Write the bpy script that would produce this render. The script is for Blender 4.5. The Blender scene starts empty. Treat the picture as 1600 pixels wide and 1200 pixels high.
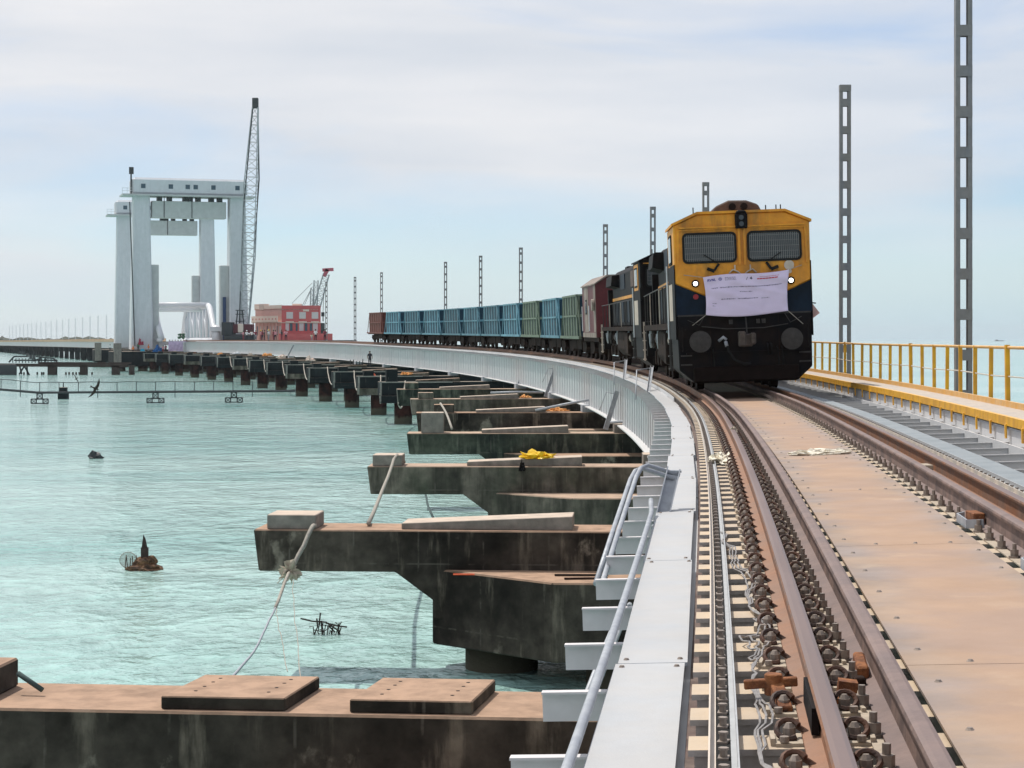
import bpy, bmesh, math, random
from mathutils import Vector, Matrix, Euler, noise
random.seed(7)
R = math.radians
scene = bpy.context.scene
COL = scene.collection

# ------------------------------------------------------------------ camera, sky, sun, exposure
EYE = 6.4
cam = bpy.data.cameras.new('camera'); camo = bpy.data.objects.new('camera', cam); COL.objects.link(camo)
camo.location = (0, 0, EYE); camo.rotation_euler = (R(90), 0, 0)
cam.lens = 67.5; cam.sensor_width = 36; cam.shift_y = -70/1600
cam.clip_start = .3; cam.clip_end = 60000
scene.camera = camo
SUN_EL, SUN_AZ = 60, -36          # azimuth: degrees from +Y (away from camera) towards +X
sd = bpy.data.lights.new('sun', 'SUN'); sd.energy = 3.9; sd.angle = R(.6); sd.color = (1, .95, .87)
so = bpy.data.objects.new('sun', sd); COL.objects.link(so)
dirv = Vector((math.sin(R(SUN_AZ))*math.cos(R(SUN_EL)), math.cos(R(SUN_AZ))*math.cos(R(SUN_EL)), math.sin(R(SUN_EL))))
so.rotation_euler = dirv.to_track_quat('Z', 'Y').to_euler(); so.location = (0, 0, 60)
world = bpy.data.worlds.new('World'); scene.world = world; world.use_nodes = True
wt = world.node_tree; wt.nodes.clear()
def wn(t, **k):
    n = wt.nodes.new(t)
    for a, b in k.items(): setattr(n, a, b)
    return n
wo = wn('ShaderNodeOutputWorld'); bg1 = wn('ShaderNodeBackground'); bg2 = wn('ShaderNodeBackground'); mx = wn('ShaderNodeMixShader')
sky = wn('ShaderNodeTexSky', sky_type='NISHITA', sun_disc=False, sun_elevation=R(SUN_EL), sun_rotation=R(SUN_AZ), air_density=1.0, dust_density=.0, ozone_density=2.0)
bg1.inputs[1].default_value = .10
tint = wn('ShaderNodeMix', data_type='RGBA', blend_type='MULTIPLY'); tint.inputs[0].default_value = 1; tint.inputs[7].default_value = (.86, .98, 1.16, 1)
wt.links.new(sky.outputs[0], tint.inputs[6]); wt.links.new(tint.outputs[2], bg1.inputs[0])
tc = wn('ShaderNodeTexCoord'); sp = wn('ShaderNodeSeparateXYZ'); wt.links.new(tc.outputs['Generated'], sp.inputs[0])
mp = wn('ShaderNodeMapping'); mp.inputs['Scale'].default_value = (2.0, 2.0, 9)
mp.inputs['Rotation'].default_value = (0, R(-5), 0)
wt.links.new(tc.outputs['Generated'], mp.inputs[0])
nz = wn('ShaderNodeTexNoise'); nz.inputs['Scale'].default_value = 1.6; nz.inputs['Detail'].default_value = 6; nz.inputs['Roughness'].default_value = .52; nz.inputs['Distortion'].default_value = .35
wt.links.new(mp.outputs[0], nz.inputs['Vector'])
def wmath(op, a, b, clamp=False):
    n = wn('ShaderNodeMath', operation=op); n.use_clamp = clamp
    for i, q in ((0, a), (1, b)):
        if isinstance(q, (int, float)): n.inputs[i].default_value = q
        elif q is not None: wt.links.new(q, n.inputs[i])
    return n.outputs[0]
mr = wn('ShaderNodeMapRange'); mr.interpolation_type = 'SMOOTHSTEP'
mr.inputs[1].default_value = .0; mr.inputs[2].default_value = .15; mr.inputs[3].default_value = -.10; mr.inputs[4].default_value = .42
wt.links.new(sp.outputs[2], mr.inputs[0])
dens = wmath('ADD', wmath('MULTIPLY', wmath('SUBTRACT', nz.outputs[0], .5), 2.7), wmath('ADD', mr.outputs[0], .55), True)
dens = wmath('ADD', dens, wmath('MULTIPLY', sp.outputs[0], -.55), True)
hz = wn('ShaderNodeMapRange'); hz.interpolation_type = 'SMOOTHSTEP'; hz.inputs[1].default_value = -.01; hz.inputs[2].default_value = .085; hz.inputs[3].default_value = 1; hz.inputs[4].default_value = 0
wt.links.new(sp.outputs[2], hz.inputs[0])
dens = wmath('MAXIMUM', wmath('MULTIPLY', dens, .95), wmath('MULTIPLY', hz.outputs[0], .9), True)
cr = wn('ShaderNodeValToRGB')
cr.color_ramp.elements[0].position = .3; cr.color_ramp.elements[0].color = (.70, .745, .81, 1)
cr.color_ramp.elements[1].position = .72; cr.color_ramp.elements[1].color = (.91, .905, .915, 1)
nz2 = wn('ShaderNodeTexNoise'); nz2.inputs['Scale'].default_value = 2.6; nz2.inputs['Detail'].default_value = 5
mp2 = wn('ShaderNodeMapping'); mp2.inputs['Scale'].default_value = (1.6, 1.6, 11); mp2.inputs['Location'].default_value = (3, 1, 2)
wt.links.new(tc.outputs['Generated'], mp2.inputs[0]); wt.links.new(mp2.outputs[0], nz2.inputs['Vector']); wt.links.new(nz2.outputs[0], cr.inputs[0])
hmix = wn('ShaderNodeMix', data_type='RGBA'); wt.links.new(hz.outputs[0], hmix.inputs[0]); wt.links.new(cr.outputs[0], hmix.inputs[6])
hcol = wn('ShaderNodeMix', data_type='RGBA'); hcol.inputs[6].default_value = (.70, .81, .87, 1); hcol.inputs[7].default_value = (.52, .73, .85, 1)
wt.links.new(wmath('ADD', wmath('MULTIPLY', sp.outputs[0], 2.2), .5, True), hcol.inputs[0]); wt.links.new(hcol.outputs[2], hmix.inputs[7]); wt.links.new(hmix.outputs[2], bg2.inputs[0]); bg2.inputs[1].default_value = .97
wt.links.new(dens, mx.inputs[0]); wt.links.new(bg1.outputs[0], mx.inputs[1]); wt.links.new(bg2.outputs[0], mx.inputs[2]); wt.links.new(mx.outputs[0], wo.inputs[0])
scene.view_settings.view_transform = 'Standard'; scene.view_settings.look = 'None'
scene.view_settings.exposure = 0.0; scene.view_settings.gamma = 1; scene.view_settings.use_curve_mapping = False

# ------------------------------------------------------------------ materials
MATS = {}
def mat(name, col, rough=.6, metal=0., col2=None, cs=1.0, thr=.5, soft=.15, var=.12, vs=6., bump=.0, bs=30., dust=None, dusta=.8, streak=None, sts=.35, patch=None, form=False, tide=None, emit=None, alpha=None, stretch=(1, 1, 1), spec=.35):
    if name in MATS: return MATS[name]
    m = bpy.data.materials.new(name); m.use_nodes = True; t = m.node_tree; N = t.nodes; L = t.links
    b = N['Principled BSDF']; b.inputs['Roughness'].default_value = rough; b.inputs['Metallic'].default_value = metal; b.inputs['Specular IOR Level'].default_value = spec
    g = N.new('ShaderNodeNewGeometry')
    def noise_(scale, detail=5, st=None):
        n = N.new('ShaderNodeTexNoise'); n.inputs['Scale'].default_value = scale; n.inputs['Detail'].default_value = detail; n.inputs['Roughness'].default_value = .6
        mpn = N.new('ShaderNodeMapping'); mpn.inputs['Scale'].default_value = st or stretch
        L.new(g.outputs['Position'], mpn.inputs[0]); L.new(mpn.outputs[0], n.inputs['Vector'])
        return n.outputs[0]
    def ramp(src, lo, hi):
        r = N.new('ShaderNodeMapRange'); r.interpolation_type = 'SMOOTHSTEP'; r.inputs[1].default_value = lo; r.inputs[2].default_value = hi
        L.new(src, r.inputs[0]); return r.outputs[0]
    def mix(f, a, c):
        n = N.new('ShaderNodeMix'); n.data_type = 'RGBA'
        L.new(f, n.inputs[0]) if not isinstance(f, float) else setattr(n.inputs[0], 'default_value', f)
        for i, q in ((6, a), (7, c)):
            if isinstance(q, tuple): n.inputs[i].default_value = (*q, 1)
            else: L.new(q, n.inputs[i])
        return n.outputs[2]
    c = col
    if col2: c = mix(ramp(noise_(cs), thr-soft, thr+soft), col, col2)
    if streak: c = mix(ramp(noise_(2.4, 7, (1, 1, .16)), .60-sts, .60+.06), c, streak)
    if patch: c = mix(ramp(noise_(1.15, 8, (1, 1, .8)), .60, .68), c, patch)
    if var:
        v = N.new('ShaderNodeMapRange'); v.inputs[1].default_value = .25; v.inputs[2].default_value = .75; v.inputs[3].default_value = 1-var*1.6; v.inputs[4].default_value = 1+var
        L.new(noise_(vs, 8), v.inputs[0])
        h = N.new('ShaderNodeHueSaturation'); L.new(v.outputs[0], h.inputs['Value'])
        if isinstance(c, tuple): h.inputs['Color'].default_value = (*c, 1)
        else: L.new(c, h.inputs['Color'])
        c = h.outputs[0]
    if form:
        oc = N.new('ShaderNodeTexCoord'); sx = N.new('ShaderNodeSeparateXYZ'); L.new(oc.outputs['Object'], sx.inputs[0])
        def fold_(out, period, off):
            a = N.new('ShaderNodeMath'); a.operation = 'PINGPONG'; a.inputs[1].default_value = period/2; ad = N.new('ShaderNodeMath'); ad.operation = 'ADD'; ad.inputs[1].default_value = off; L.new(out, ad.inputs[0]); L.new(ad.outputs[0], a.inputs[0])
            q = N.new('ShaderNodeMapRange'); q.inputs[1].default_value = .008; q.inputs[2].default_value = .022; q.inputs[3].default_value = .4; q.inputs[4].default_value = 0; L.new(a.outputs[0], q.inputs[0]); return q.outputs[0]
        mm_ = N.new('ShaderNodeMath'); mm_.operation = 'MAXIMUM'; L.new(fold_(sx.outputs[0], 1.25, 40.3), mm_.inputs[0]); L.new(fold_(sx.outputs[2], 1.22, .35), mm_.inputs[1])
        mk = N.new('ShaderNodeMath'); mk.operation = 'MULTIPLY'; L.new(mm_.outputs[0], mk.inputs[0]); L.new(ramp(noise_(2.7), .46, .60), mk.inputs[1])
        c = mix(mk.outputs[0], c, (.16, .14, .12))
        sd_ = N.new('ShaderNodeMapRange'); sd_.inputs[1].default_value = -.5; sd_.inputs[2].default_value = .5; sd_.inputs[3].default_value = .8; sd_.inputs[4].default_value = 1.25
        wh = N.new('ShaderNodeTexWhiteNoise'); wh.noise_dimensions = '1D'; fl_ = N.new('ShaderNodeMath'); fl_.operation = 'FLOOR'; dv = N.new('ShaderNodeMath'); dv.operation = 'MULTIPLY_ADD'; dv.inputs[1].default_value = .8; dv.inputs[2].default_value = 32.24; L.new(sx.outputs[0], dv.inputs[0]); L.new(dv.outputs[0], fl_.inputs[0]); L.new(fl_.outputs[0], wh.inputs['W'])
        sd_.inputs[1].default_value = 0; sd_.inputs[2].default_value = 1; L.new(wh.outputs[0], sd_.inputs[0]); hh = N.new('ShaderNodeHueSaturation'); L.new(sd_.outputs[0], hh.inputs['Value']); L.new(c, hh.inputs['Color']); c = hh.outputs[0]
    if tide:
        sz = N.new('ShaderNodeSeparateXYZ'); L.new(g.outputs['Position'], sz.inputs[0]); ta = N.new('ShaderNodeMath'); ta.operation = 'MULTIPLY_ADD'; ta.inputs[1].default_value = .9; L.new(noise_(3.5, 6, (1, 1, .5)), ta.inputs[0]); tb = N.new('ShaderNodeMath'); tb.operation = 'MULTIPLY'; tb.inputs[1].default_value = -1; L.new(sz.outputs[2], tb.inputs[0]); L.new(tb.outputs[0], ta.inputs[2])
        c = mix(ramp(ta.outputs[0], -.25, .05), c, tide)
    if dust:
        s = N.new('ShaderNodeSeparateXYZ'); L.new(g.outputs['Normal'], s.inputs[0])
        f = N.new('ShaderNodeMath'); f.operation = 'MULTIPLY'; L.new(ramp(s.outputs[2], .5, .9), f.inputs[0])
        f2 = N.new('ShaderNodeMapRange'); f2.inputs[1].default_value = .3; f2.inputs[2].default_value = .6; f2.inputs[3].default_value = dusta*.6; f2.inputs[4].default_value = dusta
        L.new(noise_(3.1, 6, (1, 1, 1)), f2.inputs[0]); L.new(f2.outputs[0], f.inputs[1])
        c = mix(f.outputs[0], c, dust)
    if isinstance(c, tuple): b.inputs['Base Color'].default_value = (*c, 1)
    else: L.new(c, b.inputs['Base Color'])
    if bump:
        bn = N.new('ShaderNodeBump'); bn.inputs['Strength'].default_value = bump; bn.inputs['Distance'].default_value = .02
        L.new(noise_(bs, 6), bn.inputs['Height']); L.new(bn.outputs[0], b.inputs['Normal'])
    if emit:
        b.inputs['Emission Color'].default_value = (*col, 1); b.inputs['Emission Strength'].default_value = emit
    if alpha is not None: b.inputs['Alpha'].default_value = alpha
    MATS[name] = m; return m

SAND = (.60, .40, .26)
conc = mat('stained_concrete', (.082, .068, .056), .85, col2=(.018, .015, .013), cs=.55, thr=.5, soft=.2, var=.35, vs=3.5, bump=.5, bs=14, dust=(.43, .285, .20), dusta=1.0, streak=(.15, .125, .10), sts=.06, patch=(.22, .19, .155), spec=.12, form=True)
concg = mat('algae_concrete', (.06, .068, .05), .85, col2=(.010, .017, .014), cs=.7, thr=.48, soft=.15, var=.35, vs=3.5, bump=.5, bs=14, dust=(.50, .36, .26), dusta=1.0, streak=(.12, .13, .10), sts=.10, form=True)
conc_mid = mat('grey_concrete', (.19, .165, .135), .85, col2=(.065, .070, .05), cs=.6, var=.3, vs=3, bump=.4, bs=14, dust=(.48, .34, .25), dusta=1.0, streak=(.045, .042, .033), sts=.2, form=True)
conc_pale = mat('pale_concrete', (.27, .235, .21), .85, var=.25, vs=4, bump=.3, bs=18, dust=(.62, .5, .4), dusta=.9, streak=(.2, .18, .16))
conc_far = mat('far_dark_concrete', (.020, .027, .03), .9, col2=(.010, .014, .016), cs=.5, var=.25, vs=2, dust=(.42, .36, .3), dusta=.9, spec=.12, form=True)
conc_edge = mat('pale_concrete_edge', (.27, .26, .24), .85, var=.25, vs=3)
pilem = mat('pile_casing', (.045, .018, .014), .8, col2=(.010, .007, .007), cs=1.2, var=.3, vs=4, bump=.5, bs=12, spec=.12, tide=(.075, .07, .05))
paint_g = mat('grey_deck_paint', (.60, .60, .61), .5, col2=(.54, .545, .56), cs=.7, var=.06, vs=5, bump=.05, bs=40, dust=(.62, .58, .55), dusta=.3, streak=(.56, .56, .57))
plate_g = mat('grey_plate_paint', (.42, .46, .51), .6, col2=(.37, .41, .46), cs=.9, var=.05, vs=9, bump=.12, bs=60, dust=(.50, .46, .42), dusta=.55)
strip_g = mat('grey_strip_paint', (.27, .30, .32), .65, col2=(.22, .25, .27), cs=2, var=.12, vs=8, bump=.2, bs=50)
bracket_m = mat('bracket_paint', (.60, .56, .58), .55, var=.08, vs=6, bump=.05, dust=(.72, .68, .66), dusta=.7)
sleeper_m = mat('sleeper_dusty', (.34, .30, .27), .7, col2=(.34, .31, .3), cs=3, var=.15, vs=12, bump=.2, bs=60, dust=(.57, .44, .30), dusta=.85)
rail_m = mat('rail_rust', (.20, .125, .095), .65, col2=(.27, .12, .06), cs=2.5, var=.2, vs=14, bump=.25, bs=80, dust=(.29, .16, .10), dusta=.7)
railtop = mat('rail_head', (.22, .145, .125), .38, .3, col2=(.18, .115, .095), cs=3, var=.1, vs=12, bump=.05, stretch=(1, .15, 1))
guard_m = mat('guard_rail_brown', (.12, .085, .078), .7, col2=(.23, .155, .13), cs=3, var=.2, vs=14, bump=.2, bs=80, dust=(.215, .16, .15), dusta=.7)
rust_o = mat('orange_rust', (.33, .13, .05), .85, col2=(.16, .06, .03), cs=12, var=.3, vs=30, bump=.4, bs=90)
clip_m = mat('clip_steel', (.055, .036, .032), .65, .2, col2=(.11, .05, .03), cs=10, var=.25, vs=30)
boltm = mat('bolt_head', (.30, .25, .215), .55, .3, var=.2, vs=30)
padm = mat('beige_pad', (.44, .37, .29), .8, var=.15, vs=20)
cplate = mat('dusty_centre_plate', (.285, .24, .225), .68, col2=(.37, .27, .20), cs=1.3, thr=.5, soft=.12, var=.2, vs=2.4, patch=(.43, .335, .26), bump=.12, bs=40, dust=(.38, .26, .18), dusta=.25)
yel = mat('yellow_paint', (.82, .43, .02), .5, col2=(.6, .29, .03), cs=5, var=.1, vs=10, dust=(.78, .52, .22), dusta=.6)
yel_toe = mat('toe_board_faded_yellow', (.62, .32, .07), .6, col2=(.62, .38, .16), cs=4, var=.1, vs=9, dust=(.7, .5, .3), dusta=.6)
dusty_floor = mat('dusty_walkway_floor', (.44, .39, .35), .75, col2=(.50, .43, .36), cs=3, thr=.5, var=.12, vs=9, bump=.25, bs=25)
galv = mat('galvanised', (.40, .42, .45), .5, .15, col2=(.32, .34, .38), cs=6, var=.1, vs=14)
mast_m = mat('mast_grey', (.25, .24, .26), .6, .1, col2=(.20, .20, .225), cs=3, var=.1, vs=8, streak=(.24, .215, .205))
white_s = mat('white_tower_steel', (.66, .67, .70), .5, col2=(.62, .63, .67), cs=.15, var=.05, vs=1.2, streak=(.58, .60, .63))
white_t = mat('white_truss_paint', (.68, .69, .72), .4, var=.04)
grey_cw = mat('counterweight_grey', (.50, .52, .52), .6, var=.08, vs=1)
black = mat('black_paint', (.005, .0055, .008), .6, col2=(.014, .009, .008), cs=2, var=.3, vs=6, bump=.1, spec=.12)
navy = mat('navy_paint', (.007, .016, .032), .5, col2=(.006, .012, .022), cs=2, var=.2, vs=6, spec=.12)
lyel = mat('loco_yellow', (.80, .345, .03), .5, col2=(.66, .26, .025), cs=1.6, var=.1, vs=7, bump=.05, streak=(.45, .20, .035), sts=.12)
cream = mat('cream_paint', (.60, .52, .44), .6, var=.15, vs=5, streak=(.45, .36, .3))
glass = mat('dark_glass', (.05, .06, .07), .12, var=.0)
meshw = mat('grille_wire', (.22, .22, .22), .5, .4, var=.1)
rubber = mat('black_rubber', (.02, .02, .02), .8, var=.1, spec=.12)
lampw = mat('lit_headlight', (1, .98, .95), .3, emit=6.0, var=0)
redl = mat('red_marker', (.28, .02, .03), .4, var=.1)
underm = mat('underframe_grime', (.016, .011, .010), .85, col2=(.035, .019, .014), cs=2, var=.3, vs=8, bump=.3, spec=.12)
steelgr = mat('buffer_steel', (.05, .045, .043), .6, .3, var=.25, vs=9)
roofbr = mat('exhaust_brown', (.12, .08, .065), .75, var=.25, vs=6)
bannerm = mat('banner_cloth', (.70, .60, .80), .8, var=.04, vs=3)
blue_w = mat('wagon_blue', (.014, .07, .115), .6, col2=(.02, .09, .14), cs=.7, var=.2, vs=4, streak=(.03, .09, .12))
wagon_end = mat('wagon_end_painted_shade', (.012, .045, .075), .8, var=.2, vs=4)  # darker than the sides: shade between wagons painted into the colour
blue_wl = mat('wagon_blue_sunlit_rib', (.15, .34, .43), .55, var=.12, vs=5)  # sunlight on ribs and rails put into a paler blue
green_w = mat('wagon_green', (.045, .075, .055), .65, col2=(.035, .07, .06), cs=.8, var=.2, vs=4, streak=(.12, .14, .10))
green_wl = mat('wagon_green_sunlit_rib', (.21, .27, .20), .6, var=.12, vs=5)  # paler green than the wall, sunlight on the ribs by colour
red_w = mat('wagon_red', (.11, .022, .015), .65, col2=(.14, .035, .02), cs=.8, var=.2, vs=4)
red_wl = mat('wagon_red_sunlit_rib', (.17, .05, .035), .6, var=.12)  # sunlit ribs: the light is painted in as a paler red
maroon = mat('coach_maroon', (.11, .018, .022), .55, var=.15, vs=4)
pinkb = mat('building_pink', (.66, .40, .36), .75, var=.06, vs=1)
redb = mat('building_red', (.60, .13, .13), .75, var=.08, vs=1, col2=(.54, .14, .14), cs=.4)
creamb = mat('building_cream', (.74, .60, .52), .75, var=.05, vs=1)
panew = mat('window_pale_panel', (.62, .56, .56), .5, var=.06)
dpane = mat('window_dark_glass', (.06, .10, .13), .2, var=.1)
cranem = mat('crane_dark', (.05, .055, .06), .6, var=.2)
cranel = mat('crane_lattice', (.40, .42, .44), .6, var=.2)
cranep = mat('crane_pink', (.48, .13, .17), .6, var=.2)
ropem = mat('rope_fibre', (.42, .38, .32), .9, col2=(.3, .28, .25), cs=20, var=.2, vs=40)
roped = mat('dark_rope', (.05, .08, .08), .9, var=.2)
yrain = mat('yellow_plastic', (.85, .55, .02), .35, var=.08)
orangem = mat('orange_plastic', (.85, .13, .05), .5, var=.1)
orangec = mat('orange_cloth', (.75, .36, .12), .8, var=.15)
whitebag = mat('cream_plastic_bag', (.72, .66, .54), .5, var=.12, vs=20)
tarpb = mat('blue_tarp', (.02, .42, .62), .6, var=.1)
tarpd = mat('deep_blue_drum', (.02, .12, .35), .6, var=.1)
lav = mat('lavender_cloth', (.55, .44, .62), .85, var=.1)
redc = mat('red_cloth', (.35, .04, .08), .8, var=.1)
rockm = mat('barnacled_stump', (.24, .13, .07), .9, col2=(.08, .05, .035), cs=6, var=.35, vs=16, bump=.8, bs=20)
woodm = mat('rotten_timber', (.055, .04, .035), .9, var=.3, vs=12, bump=.6)
netm = mat('fishing_net', (.45, .5, .46), .8, var=.1, alpha=.35)
birdm = mat('dark_feathers', (.05, .035, .03), .8, var=.2)
treef = mat('far_foliage', (.06, .075, .05), .9, col2=(.09, .10, .075), cs=.02, var=.2, vs=.05)
landm = mat('far_shore', (.30, .28, .22), .9, var=.1, vs=.02)
shipm = mat('ship_hull', (.10, .12, .14), .7)
navyp = mat('navy_steel_post', (.03, .06, .14), .6)
plain = {}

# ------------------------------------------------------------------ track geometry
HT = [(-40, 7.5), (0, 6.3), (15, 5.7), (30, 4.9), (46, 2.6), (73, -.6), (99, -3.7), (117, -5.6), (145, -8.6), (171, -11.6), (189, -13.4), (215, -14.0), (262, -14.6), (330, -18.2), (400, -17.2), (415, -15), (480, -15), (520, -18), (700, -18.6), (1060, -18.6), (1500, -22), (1700, -24)]
DT = [(-40, 1.15), (45, 1.15), (72, 1.06), (150, .67), (235, .24), (285, .14), (340, .14), (460, .33), (700, .6), (1060, 1.2), (1700, 1.6)]
def interp(T, s):
    if s <= T[0][0]: return T[0][1]
    for (a, b), (c, d) in zip(T, T[1:]):
        if s <= c: return b + (d-b)*(s-a)/(c-a)
    return T[-1][1]
DSS = .5; TAB = {}
x, y = 1.28, 0.
for i in range(0, 3300):
    TAB[i] = (x, y); a = R(interp(HT, (i+.5)*DSS)); x += math.sin(a)*DSS; y += math.cos(a)*DSS
x, y = 1.28, 0.
for i in range(0, -60, -1):
    TAB[i] = (x, y); a = R(interp(HT, (i-.5)*DSS)); x -= math.sin(a)*DSS; y -= math.cos(a)*DSS
def heading(s): return R(interp(HT, s))
def cant(s): return .035*max(0, min(1, (225-s)/45))
def P(s, d=0., h=0.):
    q = s/DSS; i = math.floor(q); f = q-i; a, b = TAB[i], TAB[i+1]; t = heading(s)
    return Vector((a[0]+(b[0]-a[0])*f + math.cos(t)*d, a[1]+(b[1]-a[1])*f - math.sin(t)*d, EYE-interp(DT, s)+h+d*cant(s)))

# ------------------------------------------------------------------ mesh helper
class MB:
    def __init__(s): s.v = []; s.f = []; s.m = []
    def add(s, vs, fs, mi=0):
        o = len(s.v); s.v += [tuple(q) for q in vs]; s.f += [tuple(i+o for i in f) for f in fs]; s.m += [mi]*len(fs); return s
    def hexa(s, p, mi=0): return s.add(p, [(0, 3, 2, 1), (4, 5, 6, 7), (0, 1, 5, 4), (1, 2, 6, 5), (2, 3, 7, 6), (3, 0, 4, 7)], mi)
    def box(s, x0, x1, y0, y1, z0, z1, mi=0):
        return s.hexa([(x0, y0, z0), (x1, y0, z0), (x1, y1, z0), (x0, y1, z0), (x0, y0, z1), (x1, y0, z1), (x1, y1, z1), (x0, y1, z1)], mi)
    def beam(s, p, q, w, h=None, mi=0, up=(0, 0, 1)):
        p, q = Vector(p), Vector(q); h = h or w; d = (q-p).normalized(); u = Vector(up)
        if abs(d.dot(u)) > .98: u = Vector((0, 1, 0))
        a = d.cross(u).normalized()*(w/2); b = a.cross(d).normalized()*(h/2)
        return s.hexa([p-a-b, p+a-b, q+a-b, q-a-b, p-a+b, p+a+b, q+a+b, q-a+b], mi)
    def tube(s, pts, r, n=8, mi=0, r2=None):
        pts = [Vector(p) for p in pts]; rings = []; o = len(s.v); ref = Vector((0, 0, 1))
        for i, p in enumerate(pts):
            d = (pts[min(i+1, len(pts)-1)]-pts[max(i-1, 0)]).normalized()
            if abs(d.dot(ref)) > .95: ref2 = Vector((0, 1, 0)) if abs(d.y) < .9 else Vector((1, 0, 0))
            else: ref2 = ref
            a = d.cross(ref2).normalized(); b = a.cross(d)
            rr = r if r2 is None else r+(r2-r)*i/(len(pts)-1)
            for k in range(n):
                t = 2*math.pi*k/n; s.v.append(tuple(p+(a*math.cos(t)+b*math.sin(t))*rr))
        for i in range(len(pts)-1):
            for k in range(n):
                k2 = (k+1) % n; s.f.append((o+i*n+k, o+i*n+k2, o+(i+1)*n+k2, o+(i+1)*n+k)); s.m.append(mi)
        s.f.append(tuple(o+k for k in range(n))[::-1]); s.f.append(tuple(o+(len(pts)-1)*n+k for k in range(n))); s.m += [mi, mi]
        return s
    def prism(s, poly, z0, z1, mi=0):
        n = len(poly); vs = [(a, b, z0) for a, b in poly]+[(a, b, z1) for a, b in poly]
        return s.add(vs, [tuple(range(n))[::-1], tuple(range(n, 2*n))]+[(i, (i+1) % n, n+(i+1) % n, n+i) for i in range(n)], mi)
    def prism_y(s, poly, y0, y1, mi=0):          # polygon in x,z extruded along y
        n = len(poly); vs = [(a, y0, b) for a, b in poly]+[(a, y1, b) for a, b in poly]
        return s.add(vs, [tuple(range(n)), tuple(range(n, 2*n))[::-1]]+[(i, n+i, n+(i+1) % n, (i+1) % n) for i in range(n)], mi)
    def sweep(s, prof, ss, mi=0, mis=None):       # closed profile [(d,h)] along the track
        n = len(prof); o = len(s.v)
        for q in ss:
            for d, h in prof: s.v.append(tuple(P(q, d, h)))
        for i in range(len(ss)-1):
            for k in range(n):
                s.f.append((o+i*n+k, o+i*n+(k+1) % n, o+(i+1)*n+(k+1) % n, o+(i+1)*n+k)); s.m.append(mis[k] if mis else mi)
        s.f.append(tuple(o+k for k in range(n))); s.f.append(tuple(o+(len(ss)-1)*n+k for k in range(n))[::-1]); s.m += [mi, mi]
        return s
    def blob(s, c, r, seed=0, sub=2, amp=.35, fr=1.5, mi=0, flat=None):
        bm = bmesh.new(); bmesh.ops.create_icosphere(bm, subdivisions=sub, radius=1)
        vs = []
        for v in bm.verts:
            k = 1+amp*noise.noise(v.co*fr+Vector((seed*7.3, seed, 1)))*2
            q = Vector((v.co.x*r[0]*k, v.co.y*r[1]*k, v.co.z*r[2]*k))
            if flat is not None: q.z = max(q.z, flat)
            vs.append(q+Vector(c))
        s.add(vs, [tuple(v.index for v in f.verts) for f in bm.faces], mi); bm.free(); return s
    def mesh(s, name, mats, off=None, smooth=False, bevel=0):
        off = off or Vector((0, 0, 0)); me = bpy.data.meshes.new(name)
        me.from_pydata([(a-off.x, b-off.y, c-off.z) for a, b, c in s.v], [], s.f)
        for m in (mats if isinstance(mats, (list, tuple)) else [mats]): me.materials.append(m)
        me.polygons.foreach_set('material_index', s.m)
        bm = bmesh.new(); bm.from_mesh(me)
        if bevel: bmesh.ops.bevel(bm, geom=[e for e in bm.edges if e.is_manifold and e.calc_face_angle(0) > .5], offset=bevel, segments=1, affect='EDGES')
        bmesh.ops.recalc_face_normals(bm, faces=bm.faces); bm.to_mesh(me); bm.free()
        if smooth: me.shade_smooth()
        me.update(); return me
    def build(s, name, mats, parent=None, smooth=False, bevel=0, label=None):
        me = s.mesh(name, mats, parent_off(parent), smooth, bevel)
        return link(name, me, parent, label=label)
def parent_off(p):
    o = Vector((0, 0, 0))
    while p is not None: o += p.location; p = p.parent
    return o
def link(name, me, parent=None, loc=None, rot=None, label=None):
    o = bpy.data.objects.new(name, me); COL.objects.link(o)
    if parent: o.parent = parent
    if loc is not None: o.location = Vector(loc)-parent_off(parent)
    if rot is not None: o.rotation_euler = rot
    if label: o['label'] = label
    return o
def thing(name, label, cat, loc=(0, 0, 0), group=None):
    o = bpy.data.objects.new(name, None); COL.objects.link(o); o.location = loc; o.empty_display_size = .3
    return tag(o, label, cat, group)
def tag(o, label, cat, group=None):
    o['label'] = label; o['category'] = cat
    if group: o['group'] = group
    return o
def kind(o, k): o['kind'] = k; return o
def dup(root, loc, rot=None, label=None):
    r = root.copy(); COL.objects.link(r); r.location = loc
    if rot is not None: r.rotation_euler = rot
    if label: r['label'] = label
    for ch in list(root.children):
        c = ch.copy(); COL.objects.link(c); c.parent = r
        for g in ch.children:
            d = g.copy(); COL.objects.link(d); d.parent = c
    return r
def frange(a, b, n): return [a+(b-a)*i/(n-1) for i in range(n)]
def px(xp, yp, z):      # photo pixel at distance z -> point in the place (for measuring only)
    return Vector(((xp-800)*z/3000, z, EYE-(yp-530)*z/3000))
ORD = ['zeroth', 'first', 'second', 'third', 'fourth', 'fifth', 'sixth', 'seventh', 'eighth', 'ninth', 'tenth', 'eleventh', 'twelfth', 'thirteenth', 'fourteenth', 'fifteenth', 'sixteenth', 'seventeenth', 'eighteenth', 'nineteenth', 'twentieth']
rnd = random.uniform

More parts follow.
